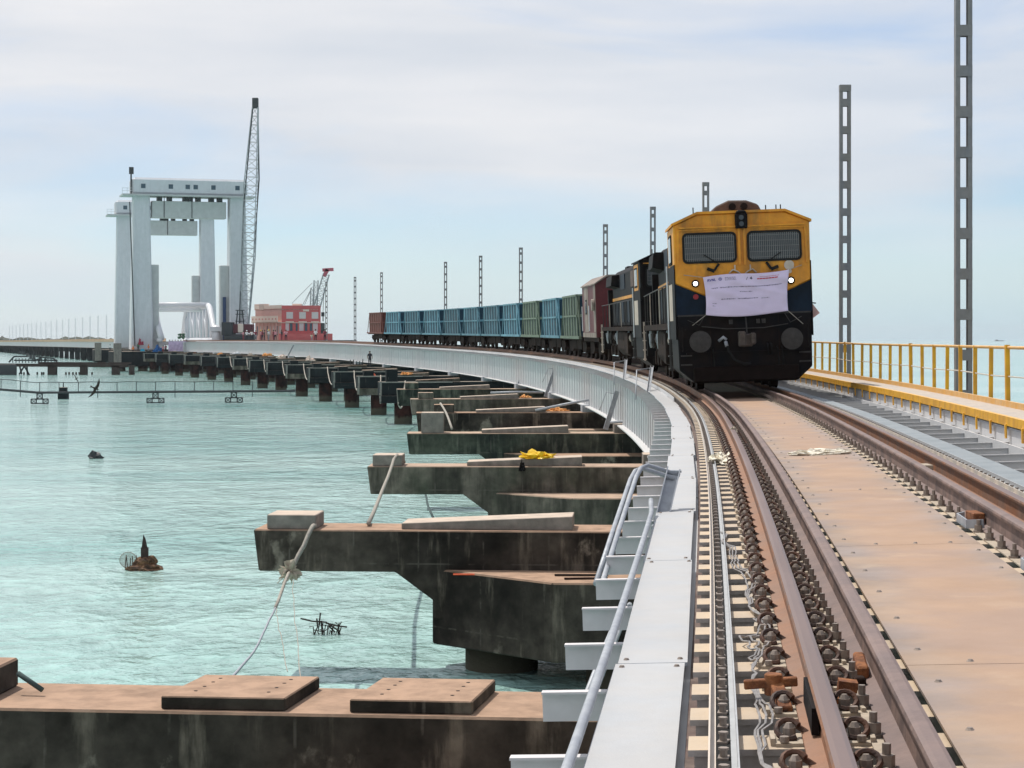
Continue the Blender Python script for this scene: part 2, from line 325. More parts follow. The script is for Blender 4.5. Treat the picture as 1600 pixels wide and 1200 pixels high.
# ------------------------------------------------------------------ setting: sea, far shore
def make_water():
    m = bpy.data.materials.new('sea_water'); m.use_nodes = True; t = m.node_tree; N = t.nodes; L = t.links; b = N['Principled BSDF']
    b.inputs['Roughness'].default_value = .07; b.inputs['IOR'].default_value = 1.33; b.inputs['Specular IOR Level'].default_value = .38
    g = N.new('ShaderNodeNewGeometry')
    def nz(scale, st, detail=3, w=0.):
        n = N.new('ShaderNodeTexNoise'); n.inputs['Scale'].default_value = scale; n.inputs['Detail'].default_value = detail; n.inputs['Distortion'].default_value = w; n.inputs['Roughness'].default_value = .55
        mpn = N.new('ShaderNodeMapping'); mpn.inputs['Scale'].default_value = st; mpn.inputs['Rotation'].default_value = (0, 0, R(12))
        L.new(g.outputs['Position'], mpn.inputs[0]); L.new(mpn.outputs[0], n.inputs['Vector']); return n.outputs[0]
    def mth(op, a, c):
        n = N.new('ShaderNodeMath'); n.operation = op
        for i, q in ((0, a), (1, c)):
            if isinstance(q, (int, float)): n.inputs[i].default_value = q
            else: L.new(q, n.inputs[i])
        return n.outputs[0]
    big = nz(.42, (1, .75, 1), 4, .5); mid = nz(1.9, (1, .8, 1), 3, .5); fine = nz(9, (1, 1, 1), 3, .3)
    h = mth('ADD', mth('ADD', mth('MULTIPLY', mth('MULTIPLY', big, mth('ADD', nz(.045, (.6, 1.4, 1), 3, .5), .35)), .75), mth('MULTIPLY', mid, .21)), mth('MULTIPLY', fine, .03))
    bp = N.new('ShaderNodeBump'); bp.inputs['Strength'].default_value = 1; bp.inputs['Distance'].default_value = .55
    L.new(h, bp.inputs['Height']); L.new(bp.outputs[0], b.inputs['Normal'])
    r = N.new('ShaderNodeValToRGB'); e = r.color_ramp.elements
    e[0].position = .36; e[0].color = (.20, .415, .385, 1); e[1].position = .62; e[1].color = (.385, .57, .53, 1)
    pat = nz(.02, (.5, 2.0, 1), 5, .8); L.new(pat, r.inputs[0])
    # wavelets: crests paler and troughs darker, reflection contrast painted into the colour
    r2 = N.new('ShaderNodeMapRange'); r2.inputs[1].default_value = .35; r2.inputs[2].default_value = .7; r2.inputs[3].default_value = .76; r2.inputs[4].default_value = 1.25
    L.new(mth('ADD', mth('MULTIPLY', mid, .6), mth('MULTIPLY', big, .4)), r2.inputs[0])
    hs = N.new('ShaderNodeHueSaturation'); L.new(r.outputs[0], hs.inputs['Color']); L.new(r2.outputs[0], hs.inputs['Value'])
    foam_glint = N.new('ShaderNodeMapRange'); foam_glint.inputs[1].default_value = .735; foam_glint.inputs[2].default_value = .77; L.new(nz(1.1, (.6, 1, 1), 5, .2), foam_glint.inputs[0])  # foam flecks and white glints painted into the water colour
    mxn = N.new('ShaderNodeMix'); mxn.data_type = 'RGBA'; L.new(foam_glint.outputs[0], mxn.inputs[0]); L.new(hs.outputs[0], mxn.inputs[6]); mxn.inputs[7].default_value = (.8, .86, .84, 1)
    L.new(mxn.outputs[2], b.inputs['Base Color'])
    return m
S = 9000
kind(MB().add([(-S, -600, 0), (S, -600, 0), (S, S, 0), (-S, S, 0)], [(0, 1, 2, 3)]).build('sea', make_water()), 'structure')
kind(MB().prism([(-1500, 2150), (-405, 2150), (-370, 2300), (-500, 2700), (-1500, 2900)], -1, 1.6).build('far_shore', landm), 'structure')
m = MB()
for i in range(420):
    X = rnd(-1000, -385); Y = rnd(2170, 2330); hh = rnd(3, 7)*(1.25 if rnd(0, 1) > .85 else 1)*min(1, max(.35, (-370-X)/120)); m.blob((X, Y, 1.6+hh*.45), (rnd(5, 13), 6, hh*.6), i, 1, .35, 2.0)
kind(m.build('far_treeline', treef), 'stuff')
for X, hh, lb in ((-598, 15, 'tiny radio mast standing above the hazy far treeline'),):
    t = thing('radio_mast', lb, 'mast', (X, 2200, 1.6)); MB().beam((X, 2200, 1.6), (X, 2200, 1.6+hh), .8).build('pole', cranem, t)
sh = thing('distant_ship', 'tiny dark ship low on the sea horizon beyond the yellow railing', 'ship', (1635, 6450, 0))
MB().prism([(1622, 6446), (1650, 6446), (1653, 6450), (1650, 6454), (1622, 6454)], 0, 2.2).build('hull', shipm, sh)
MB().box(1625, 1633, 6447, 6453, 2.2, 5).build('deckhouse', shipm, sh)

hzm = bpy.data.materials.new('haze_air'); hzm.use_nodes = True; ht = hzm.node_tree; ht.nodes.clear()
ho = ht.nodes.new('ShaderNodeOutputMaterial'); hv = ht.nodes.new('ShaderNodeVolumePrincipled'); hv.inputs['Color'].default_value = (.90, .95, 1, 1); hv.inputs['Density'].default_value = .00006; hv.inputs['Anisotropy'].default_value = .2
ht.links.new(hv.outputs[0], ho.inputs['Volume'])
kind(MB().box(-9200, 9200, -800, 9200, -1, 62).build('haze', hzm), 'stuff')
# ------------------------------------------------------------------ railway deck
deck = thing('bridge_deck', 'long curved pale grey steel plate girder bridge deck under the rails', 'bridge', P(20, 0, -2.3))
def girder(s0, s1, d, side, ribs=True):
    m = MB(); n = max(3, int((s1-s0)/3)+1); ss = frange(s0, s1, n); w = d
    m.sweep([(w-.012, -2.16), (w+.012, -2.16), (w+.012, -.41), (w-.012, -.41)], ss)
    m.sweep([(w-.24, -2.2), (w+.24, -2.2), (w+.24, -2.16), (w-.24, -2.16)], ss)
    m.sweep([(w-.24, -.41), (w+.24, -.41), (w+.24, -.37), (w-.24, -.37)], ss)
    if ribs:
        k = math.ceil(s0/.6535)
        while k*.6535 < s1:
            s = k*.6535; o = .05 if k % 2 == 0 else .022
            for e in ((-1,) if d < 0 else (1,)):
                a0, a1 = P(s-.014, w+e*.012, -2.15), P(s-.014, w+e*o, -2.15); b0, b1 = P(s+.014, w+e*.012, -2.15), P(s+.014, w+e*o, -2.15); H = Vector((0, 0, 1.735))
                m.hexa([a0, a1, b1, b0, a0+H, a1+H, b1+H, b0+H])
            k += 1
    return m
CF = MB()
for k in range(-1, 21):
    s0, s1 = 18.3*k+.72, 18.3*(k+1)+.58
    for d in (-1.5, 1.5): girder(s0, s1, d, 0).build('girder', paint_g, deck)
    m = CF                                         # cross frames between the two girders
    for j in range(9):
        s = s0+.4+j*(s1-s0-.8)/8
        m.beam(P(s, -1.48, -.6), P(s, 1.48, -.6), .1, .15); m.beam(P(s, -1.48, -2.0), P(s, 1.48, -2.0), .1, .12)
        m.beam(P(s, -1.46, -2.0), P(s, 1.46, -.65), .08, .08)
    if k < 8:                                      # rail bearers just under the sleepers
        m = MB()
        for d in (-.87, .87):
            m.sweep([(d-.17, -.40), (d+.17, -.40), (d+.17, -.375), (d-.17, -.375)], frange(s0, s1, 7)); m.sweep([(d-.01, -.85), (d+.01, -.85), (d+.01, -.40), (d-.01, -.40)], frange(s0, s1, 7))
        m.build('rail_bearer', paint_g, deck)
kind(CF.build('cross_frame', paint_g, deck), 'stuff')
# left fascia strip between walkway and sleeper ends, further along the curve
m = MB(); m.sweep([(-1.42, -.29), (-1.40, -.29), (-1.40, -.20), (-1.42, -.20)], frange(46, 372, 110)); m.build('edge_upstand', paint_g, deck)
# brackets carrying the side walkways: one part each
def bracket_mesh():
    return MB().box(-.30, 0, -.006, .006, -.13, 0).box(-.30, 0, -.05, .006, -.006, .004).mesh('walkway_bracket', bracket_m)
bme = bracket_mesh()
for k in range(2, 190):
    s = 1.307*k+.35; link('walkway_bracket', bme, deck, P(s, -1.735, -.312), (0, -cant(s), -heading(s)))
m = MB()
for k in range(190, 280):
    s = 1.307*k+.35; p = P(s, -1.88, -.46); m.beam(P(s, -1.735, -.46), P(s, -2.03, -.46), .02, .12)
kind(m.build('walkway_bracket', bracket_m, deck), 'stuff')

# far deck beyond the lift span
fd = thing('far_bridge_deck', 'far stretch of bridge deck leading past the white towers to the shore', 'bridge', P(480, 0, -2.3))
m = MB(); ss = frange(474, 1560, 180); m.sweep([(-2.0, -2.1), (2.6, -2.1), (2.6, -.3), (-2.0, -.3)], ss); m.build('girder', paint_g, fd)
dustb = mat('dusty_brown_deck', (.46, .33, .22), .8, var=.15, vs=.3)
m = MB(); m.sweep([(-2.3, -.3), (3, -.3), (3, .55), (2.9, .55), (2.9, -.1), (-2.2, -.1), (-2.2, .35), (-2.3, .35)], ss); m.build('parapet', dustb, fd)

rv = MB().tube([(0, 0, 0), (0, 0, .004), (0, 0, .009)], .015, 8, r2=.009).mesh('rivet', boltm)
# ------------------------------------------------------------------ left walkway
lw = thing('side_walkway', 'narrow light grey steel plate walkway beside the near sleepers', 'walkway', P(8, -1.6, -.35))
seams = [-3, 1.2, 5.0, 8.75, 12.9, 16.6, 20.6, 24.7, 28.9, 33, 37, 41.2, 45.3, 49.4, 53.5]+[53.5+6.1*i for i in range(1, 53)]
for i, (a, b) in enumerate(zip(seams, seams[1:])):
    dd = (0, .008, -.006, .012, -.012, .006)[i % 6] if a > 7 else 0; ds_ = .016 if i % 3 == 0 else 0
    m = MB(); l0, l1, r0, r1 = -1.745+dd, -1.745+dd-ds_, -1.425+dd, -1.425+dd-ds_
    q = []
    for h in (-.308, -.29):
        q += [P(a+.006, l0, h), P(a+.006, r0, h), P(b-.006, r1, h), P(b-.006, l1, h)]
    plo = m.hexa(q).build('plate', plate_g, lw)
    if 1 < a < 30:
        for sa in (a+.10, b-.10):
            for dd2 in (l0+.035, r0-.035): link('bolt', rv, plo, P(sa, dd2, -.29))
# folded-down handrail of the near walkway
hr = thing('folded_handrail', 'folded-down grey pipe handrail lying along the walkway edge', 'handrail', P(16.4, -1.76, -.35))
m = MB(); m.tube([P(s, -1.785, -.235) for s in frange(2.5, 15.9, 14)]+[P(16.3, -1.80, -.16)], .021, 8).build('rail', galv, hr, True)
E0 = Vector((0, 0, EYE))
for off in (0, .055):
    pts = [px(1062, 743, 17), px(1012, 727, 17), px(1002, 731, 16.9), px(994, 745, 16.7), px(968, 825, 14.8), px(943, 905, 13.2)]
    if not off: pts += [px(944, 914, 13.0), px(950, 920, 12.9), px(985, 930, 12.8)]
    MB().tube([p-Vector((off, off, off*.4)) for p in pts], .0205, 8).build('rail', galv, hr, True)
    MB().tube([px(984-off*200, 945, 12.3), px(953-off*200, 1020, 10.8), px(925-off*200, 1092, 9.5)], .018, 8).build('lower_rail', galv, hr, True)
def chan(m, p, q, w=.1, dpt=.05, t=.008):
    p, q = Vector(p), Vector(q); a = (q-p).normalized(); r = Vector((1, .1, 0)); r = (r-a*r.dot(a)).normalized(); f = a.cross(r).normalized()
    m.beam(p, q, w, t, up=f)
    for e in (-1, 1): m.beam(p+r*e*w/2-f*dpt/2, q+r*e*w/2-f*dpt/2, t, dpt, up=f)
    return m
m = MB(); chan(m, P(16.5, -1.73, -.42), P(16.95, -1.62, .03), .11, .06, .012)
m.box(*(lambda c: (c.x-.07, c.x+.07, c.y-.05, c.y+.05, c.z-.01, c.z+.01))(P(16.97, -1.62, .035))).build('post', galv, hr)
m = MB().beam(P(16.3, -1.85, -.38), P(16.3, -1.70, -.38), .03).beam(P(15.9, -1.77, -.36), P(16.4, -1.73, -.30), .03).build('hinge', galv, hr)
for nm, s0 in (('folded handrail post beside the black locomotive', 54), ('small folded handrail post farther back beside the black locomotive', 69)):
    t = thing('handrail_post', nm, 'post', P(s0, -1.75, -.35))
    chan(MB(), P(s0, -1.76, -.38), P(s0+2.2, -1.55, .35), .09, .05, .012).build('post', galv, t)
    MB().tube([P(s0+2.2, -1.55, .33), P(s0+2.0, -2.0, .28), P(s0+.3, -2.1, -.5)], .02, 6).build('rail', galv, t, True)
for (a, b, z, lb) in (((964, 611), (946, 671), 74.2, 'steel post leaning from deck edge onto the cap with the tall pale block'),
                      ((868, 574), (852, 620), 110.6, 'longer thin steel post leaning from deck onto a mid-distance pier cap'),
                      ((825.5, 566), (808, 605), 128.8, 'thin steel post leaning one pier beyond the longer one'),
                      ((722, 556), (715, 586), 165, 'small leaning post against the far girder, left of the others'),
                      ((459, 539), (450, 556), 240, 'tiny farthest post leaning against the girder below the pink building')):
    p, q = px(*a, z), px(*b, z); t = thing('leaning_post', lb, 'post', q)
    chan(MB(), q, p, .17 if z < 200 else .14, .08, .015).build('post', galv, t)
    if z < 120: MB().tube([p-Vector((.05, 0, .1)), p-Vector((.42, 0, .05)), p.lerp(q, .5)-Vector((.45, 0, 0))], .02, 6).build('rail', galv, t, True)

# ------------------------------------------------------------------ railway track
tr = thing('railway_track', 'rusty rails on dusty beige steel sleepers with guard rails', 'railway', P(10, 0, -.34))
RP = [(-.068, -.172), (.068, -.172), (.068, -.160), (.012, -.142), (.009, -.06), (.009, -.042), (.032, -.036), (.036, -.018), (.031, -.006), (.016, 0), (-.016, 0), (-.031, -.006), (-.036, -.018), (-.032, -.036), (-.009, -.042), (-.009, -.06), (-.012, -.142), (-.068, -.160)]
RM = [0]*18; RM[8] = 1; RM[9] = 1; RM[10] = 1
ssr = [-2+i*1.0 for i in range(62)]+frange(61, 392, 110)
for d in (-.925, .875):
    MB().sweep([(d+a, h) for a, h in RP], ssr, 0, RM).build('rail', [rail_m, railtop], tr)
for d in (-.655, .60):
    MB().sweep([(d+a, h-.005) for a, h in RP], ssr).build('guard_rail', guard_m, tr)
    MB().sweep([(d-(.11 if d < 0 else .125), -.186), (d+(.07 if d < 0 else .09), -.186), (d+(.07 if d < 0 else .09), -.178), (d-(.11 if d < 0 else .125), -.178)], [s for s in ssr if s < 62]).build('base_plate', padm, tr)
SP = .512
slm = MB().box(-1.38, 1.38, -.115, .115, -.022, 0).box(-1.36, 1.36, -.105, -.09, -.15, -.022).box(-1.36, 1.36, .09, .105, -.15, -.022).mesh('sleeper', sleeper_m)
ns = 0; sl = []
for i in range(300):
    s = -1.2+i*SP; sl.append(s)
    link('sleeper', slm, tr, P(s+rnd(-.012, .012), 0, -.188), (0, -cant(s), -heading(s)+rnd(-.004, .004)))
m = MB()
for i in range(300, 780):
    s = -1.2+i*SP
    if s > 391: break
    m.beam(P(s, -1.36, -.27), P(s, 1.36, -.27), .2, .15)
kind(m.build('sleeper', sleeper_m, tr), 'stuff')
# elastic coil clips with bolt head and pad
def clip_mesh():
    m = MB(); m.box(-.065, .05, -.085, .085, 0, .012, 2); m.box(.05, .066, -.07, .07, 0, .026, 2)
    pts = []
    for k in range(13):
        a = -2.2+k*4.9/12; pts.append((.003+.040*math.cos(a), .033*math.sin(a)-.005, .044+.026*math.sin(a)))
    m.tube(pts, .0105, 6, 0)
    m.tube([(-.025, .03, .05), (-.05, .02, .035), (-.075, 0, .02)], .010, 6, 0)
    m.tube([(0, 0, .01), (0, 0, .05)], .022, 8, 1); m.tube([(0, 0, .05), (0, 0, .066)], .020, 8, 1, r2=.010)
    m.tube([(.02, -.075, .015), (.02, -.075, .035)], .016, 8, 1)
    return m.mesh('clip', [clip_m, boltm, padm])
cm = clip_mesh(); cnt = 0; far = MB()
for s in sl:
    if s < 3: continue
    for d, fl in ((-1.035, math.pi), (-.815, 0), (.765, math.pi), (.985, 0)):
        if s < 41 and cnt < 298:
            cnt += 1; o = link('clip', cm, tr, P(s, d, -.188), (0, -cant(s), -heading(s)+rnd(-.12, .12))); o.scale = (-1 if fl else 1, 1, 1)
        elif s < 95:
            p = P(s, d, -.15); far.beam(p-Vector((0, .05, 0)), p+Vector((0, .05, 0)), .09, .07)
kind(far.build('clip', clip_m, tr), 'stuff')
stud = MB().tube([(0, 0, 0), (0, 0, .012)], .036, 8).tube([(0, 0, .012), (0, 0, .05)], .027, 6).tube([(0, 0, .05), (0, 0, .085)], .014, 6).mesh('guard_rail_bolt', boltm)
cnt = 0; far = MB()
for s in sl:
    if s < 3: continue
    for d in (-.752, .505):
        if s < 41 and cnt < 298:
            cnt += 1; link('guard_rail_bolt', stud, tr, P(s+.02, d, -.178), (0, 0, rnd(0, 1)))
        elif s < 70: p = P(s, d, -.14); far.beam(p, p+Vector((0, 0, .06)), .04)
kind(far.build('guard_rail_bolt', boltm, tr), 'stuff')
# retaining channels at the sleeper ends, with their bolts
ssc = [s for s in ssr if s < 70]
angm = mat('angle_strip_pale', (.56, .52, .47), .6, var=.1, vs=8, dust=(.66, .55, .45), dusta=.7)
angw = mat('angle_strip_white', (.42, .43, .44), .5, var=.08, vs=8)
for d, mm in ((-1.298, angm), (-1.222, angw), (1.245, angm), (1.325, angw)):
    e = 1 if d in (-1.298, 1.245) else -1
    MB().sweep([(d-.013, -.186), (d+.013, -.186), (d+.013, -.177), (d-.013, -.177)], ssc).sweep([(d-e*.012, -.177), (d-e*.006, -.177), (d-e*.006, -.14), (d-e*.012, -.14)], ssc).build('retaining_angle', mm, tr)
eb = MB().box(-.018, .018, -.03, .03, 0, .008).tube([(0, 0, .008), (0, 0, .03)], .013, 6).tube([(0, 0, .03), (0, 0, .038)], .018, 6).mesh('end_bolt', boltm)
cnt = 0; far = MB()
for i in range(0, 300):
    s = 3.4+i*SP/2
    for d in (-1.26, 1.285):
        if cnt < 296: cnt += 1; link('end_bolt', eb, tr, P(s, d, -.186), (0, 0, -heading(s)+rnd(-.2, .2)))
        elif s < 62: p = P(s, d, -.18); far.beam(p, p+Vector((0, 0, .05)), .04)
kind(far.build('end_bolt', boltm, tr), 'stuff')
for d in (-1.26, 1.285): MB().sweep([(d-.038, -.187), (d+.038, -.187), (d+.038, -.1855), (d-.038, -.1855)], ssc).build('gap_shade_strip', rubber, tr)  # dark strip added between the angles; shade of the gap by colour
# centre plates with rivets
rv = MB().tube([(0, 0, 0), (0, 0, .004), (0, 0, .009)], .017, 8, r2=.009).mesh('rivet', boltm)
tt = cplate.node_tree; bb = tt.nodes['Principled BSDF']; src = bb.inputs['Base Color'].links[0].from_socket
at = tt.nodes.new('ShaderNodeAttribute'); at.attribute_name = 'middle'; nn_ = tt.nodes.new('ShaderNodeTexNoise'); nn_.inputs['Scale'].default_value = .9; nn_.inputs['Detail'].default_value = 7
gg = tt.nodes.new('ShaderNodeNewGeometry'); tt.links.new(gg.outputs['Position'], nn_.inputs['Vector'])
ma = tt.nodes.new('ShaderNodeMath'); ma.operation = 'ADD'; tt.links.new(at.outputs['Fac'], ma.inputs[0]); tt.links.new(nn_.outputs[0], ma.inputs[1])
mr_n = tt.nodes.new('ShaderNodeMapRange'); mr_n.interpolation_type = 'SMOOTHSTEP'; mr_n.inputs[1].default_value = .55; mr_n.inputs[2].default_value = 1.35; mr_n.inputs[3].default_value = 0; mr_n.inputs[4].default_value = .5; tt.links.new(ma.outputs[0], mr_n.inputs[0])
mxx = tt.nodes.new('ShaderNodeMix'); mxx.data_type = 'RGBA'; tt.links.new(mr_n.outputs[0], mxx.inputs[0]); tt.links.new(src, mxx.inputs[6]); mxx.inputs[7].default_value = (.42, .25, .15, 1); tt.links.new(mxx.outputs[2], bb.inputs['Base Color'])
def mark_middle(o):
    me = o.data; at_ = me.attributes.new('middle', 'FLOAT', 'POINT'); n7 = 7
    for i in range(len(me.vertices)): at_.data[i].value = {3: .55, 4: 1.0, 5: .55}.get(i % n7, 0.)
cps = [-1.0, 3.4, 7.8, 12.3, 16.7, 21.1, 25.5, 29.9, 34.3, 38.7, 43.1, 47.5]
for a, b in zip(cps, cps[1:]):
    pl = MB().sweep([(-.512, -.17), (.395, -.17), (.395, -.158), (.25, -.158), (0, -.158), (-.30, -.158), (-.512, -.158)], frange(a+.004, b-.004, 5)).build('centre_plate', cplate, tr); mark_middle(pl)
    if a < 30:
        for k in range(5):
            for d in (-.43, .33): s = a+.4+k*(b-a-.8)/4; link('rivet', rv, pl, P(s+rnd(-.02, .02), d, -.158))
        for d in (-.25, 0, .22): link('rivet', rv, pl, P(a+.07, d, -.158))
fl_m = mat('flange_top_rust', (.13, .085, .075), .8, col2=(.2, .15, .13), cs=3, var=.3, vs=10)
MB().sweep([(-1.40, -.366), (-1.26, -.366), (-1.26, -.362), (-1.40, -.362)], frange(-1, 45, 30)).build('flange_cover', fl_m, deck)
# joint: fishplates, rusted clamp, joggled plates with timber packing, bags, wires
m = MB()
for d in (-.955, -.895): m.sweep([(d-.012, -.14), (d+.012, -.14), (d+.012, -.05), (d-.012, -.05)], [6.35, 6.6, 6.95])
fp = tag(m.build('fishplate', black), 'black insulated fishplate bolted round the near left rail joint', 'rail joint')
rc = thing('rail_clamp', 'orange rusted clamp gripping the near left rail beside the coil clips', 'clamp', P(7.1, -1.0, -.188))
m = MB(); m.beam(P(7.15, -1.18, -.11), P(7.15, -.98, -.10), .034, .034); m.tube([P(7.15, -1.07, -.15), P(7.15, -1.07, -.07)], .035, 10); m.beam(P(7.15, -1.06, -.12), P(6.95, -1.03, -.18), .05, .05); m.build('arm', rust_o, rc, bevel=.004)
MB().beam(P(7.15, -.83, -.12), P(7.15, -.76, -.13), .08, .05).beam(P(7.13, -1.0, -.17), P(7.13, -.80, -.17), .05, .02).build('jaw', rust_o, rc)
for s0, lb, big in ((13.5, 'bent joggled plate with red timber block by the right guard rail', 1), (10.7, 'galvanised U bracket with rusty block nearest on the right rail', 1.2), (18.5, 'pale packing plate lodged between the right-hand rails', .8)):
    t = thing('joggled_plate', lb, 'rail bracket', P(s0, .50, -.18)); m = MB()
    d0 = .44 if s0 < 18 else .68
    pts = [P(s0+.35, d0+.06, -.13), P(s0+.25, d0, -.13), P(s0-.25, d0, -.13), P(s0-.35, d0+.10, -.12)]
    for a, b in zip(pts, pts[1:]): m.beam(a, b, .012, .06)
    m.build('bent_plate', galv if s0 < 18 else padm, t)
    c = P(s0, d0+.09, -.11); MB().beam(c-Vector((0, .12, 0)), c+Vector((0, .12, 0)), .08, .08).build('packing_block', rust_o if s0 < 18 else padm, t, bevel=.006)
blk = thing('rail_block', 'red rusty spacer block bolted between left rail and guard rail', 'rail spacer', P(7.6, -.70, -.17))
MB().beam(P(7.5, -.71, -.14), P(7.75, -.71, -.12), .045, .06).build('block', rust_o, blk, bevel=.008)
MB().box(*(lambda c: (c.x-.025, c.x+.02, c.y-.03, c.y+.03, c.z-.04, c.z+.01))(P(7.4, -.73, -.14))).build('bolt_head', underm, blk, bevel=.006)
def crumple(name, c, r, m_, lb, cat, seed, n=5, parent=None):
    m = MB()
    for k in range(n):
        m.blob(Vector(c)+Vector((rnd(-.6, .6)*r[0], rnd(-.5, .5)*r[1], 0)), (r[0]*rnd(.35, .7), r[1]*rnd(.4, .8), r[2]*rnd(.5, 1)), seed+k, 3, .55, 2.6, flat=-.004)
    o = m.build(name, m_)
    return tag(o, lb, cat)
crumple('plastic_bag', P(21.3, -1.12, -.17), (.13, .32, .09), whitebag, 'cream plastic bag crumpled on sleepers left of the rusty rail', 'bag', 3)
crumple('cloth_rag', P(21.9, .02, -.155), (.33, .18, .05), whitebag, 'pale crumpled cloth rag lying on the dusty centre plate', 'rag', 11, 8)
crumple('paper_scrap', P(22.6, .30, -.155), (.12, .06, .02), whitebag, 'small pale scrap beside the cloth rag on the centre plate', 'rag', 19, 2)
crumple('stone_lump', P(25.3, -.92, -.03), (.05, .1, .06), padm, 'small pale lump stuck on the left rail near the plastic bag', 'lump', 23, 2)
def wire(pts, r, mm, jit, n=40):
    out = []
    for i in range(n):
        t = i/(n-1)*(len(pts)-1); k = min(int(t), len(pts)-2); f = t-k; p = Vector(pts[k]).lerp(Vector(pts[k+1]), f)
        out.append(p+Vector((noise.noise(Vector((i*.45, jit*9, 0))), noise.noise(Vector((jit*5, i*.45, 3))), abs(noise.noise(Vector((i*.5, 2, jit))))*.4))*jit)
    return MB().tube(out, r, 5)
wr = thing('signal_wires', 'tangle of thin twisted grey wires trailing over the sleepers', 'wires', P(8, -1.15, -.18))
wirem = mat('wire_grey', (.36, .34, .33), .5, .3, var=.3, vs=30)
for k in range(3):
    wire([P(13.5, -1.22, -.17), P(11, -1.15+.03*k, -.17), P(9.4, -1.08, -.165), P(8.6, -1.03-.05*k, -.16), P(7.9, -1.13, -.165), P(6.9, -1.13+.02*k, -.165), P(5.4, -1.11, -.17)], .0045, wirem, .05+.012*k, 70).build('wire', wirem, wr)

# ------------------------------------------------------------------ right side: edge plate, bracket fins, yellow walkway and railing
es = thing('edge_plate_strip', 'grey flat plate strip along the right ends of the sleepers', 'plate strip', P(20, 1.6, -.3))
for a in range(6, 66, 4):
    MB().sweep([(1.43, -.23), (1.75, -.23), (1.75, -.215), (1.43, -.215)], frange(a+.004, a+3.996, 4)).build('plate', strip_g, es)
yw = thing('raised_walkway', 'raised yellow-edged walkway outside the right rail', 'walkway', P(25, 2.9, 0))
for k in range(14):
    a = 10+k*6.1
    MB().sweep([(2.56, .06), (3.04, .06), (3.04, .075), (2.56, .075)], frange(a+.005, a+6.095, 5)).build('floor_plate', dusty_floor, yw)
    MB().sweep([(2.50, -.03), (2.56, -.03), (2.56, .085), (2.50, .085)], frange(a+.005, a+6.095, 5)).build('edge_channel', yel, yw)
    MB().sweep([(3.04, -.03), (3.08, -.03), (3.08, .16), (3.04, .16)], frange(a+.005, a+6.095, 5)).build('toe_board', yel_toe, yw)
    MB().sweep([(2.55, -.28), (2.62, -.28), (2.62, -.06), (2.55, -.06)], frange(a, a+6.1, 5)).build('edge_beam', paint_g, yw)
    MB().sweep([(2.52, -.075), (2.60, -.075), (2.60, -.05), (2.52, -.05)], frange(a, a+6.1, 5)).build('clip_strip', galv, yw)
darkg = mat('shaded_steel_grey', (.30, .34, .34), .6, var=.1, vs=5)
tab = MB().box(-.018, 0, -.045, .045, -.16, .02).mesh('yellow_tab', yel)
fin = MB().prism_y([(.0, -.62), (.80, -.62), (.80, -.24), (.0, -.24)], -.008, .008).box(0, .8, -.03, .008, -.252, -.24).box(-.008, 0, -.04, .04, -.62, -.24).mesh('fin_bracket', paint_g)
for k in range(64):
    s = 10+k*1.22; link('yellow_tab', tab, yw, P(s, 2.50, -.03), (0, -cant(s), -heading(s)))
    link('fin_bracket', fin, yw, P(s+.1, 1.75, -.0), (0, -cant(s), -heading(s)))
MB().sweep([(2.34, -1.2), (2.36, -1.2), (2.36, -.20), (2.34, -.20)], frange(10, 80, 24)).build('backing_girder', paint_g, yw)
MB().sweep([(1.70, -.64), (2.34, -.64), (2.34, -.625), (1.70, -.625)], frange(10, 80, 24)).build('ledge_plate', mat('shaded_ledge_grey', (.26, .29, .29), .7, var=.2, vs=4), yw)  # shelf added to bounce light under the walkway, in a darkened grey
MB().sweep([(2.36, -.32), (2.58, -.32), (2.58, -.285), (2.36, -.285)], frange(10, 80, 24)).build('ledge_plate', paint_g, yw)
yr = thing('yellow_railing', 'yellow post and pipe railing along the sea side walkway', 'railing', P(30, 3.1, .08))
post = MB().box(-.03, .03, -.025, .025, -.05, .86).mesh('post', yel)
dpost = MB().box(-.03, .03, -.055, -.01, -.05, .88).box(-.03, .03, .01, .055, -.05, .88).mesh('post', yel)
k = 0; s = 13.
while s < 84:
    link('post', dpost if k % 7 == 3 else post, yr, P(s, 3.11, .08), (0, R(rnd(-.7, .7)), -heading(s))); s += 1.52; k += 1
MB().tube([P(s, 3.11, .92) for s in frange(12, 84, 46)], .024, 8).build('top_rail', yel_toe, yr, True)
wlt = mat('pale_midrail', (.58, .52, .44), .5, var=.1)
MB().tube([P(s, 3.11, .50+.01*math.sin(s)) for s in frange(12, 84, 46)], .011, 6).build('mid_rail', wlt, yr, True)

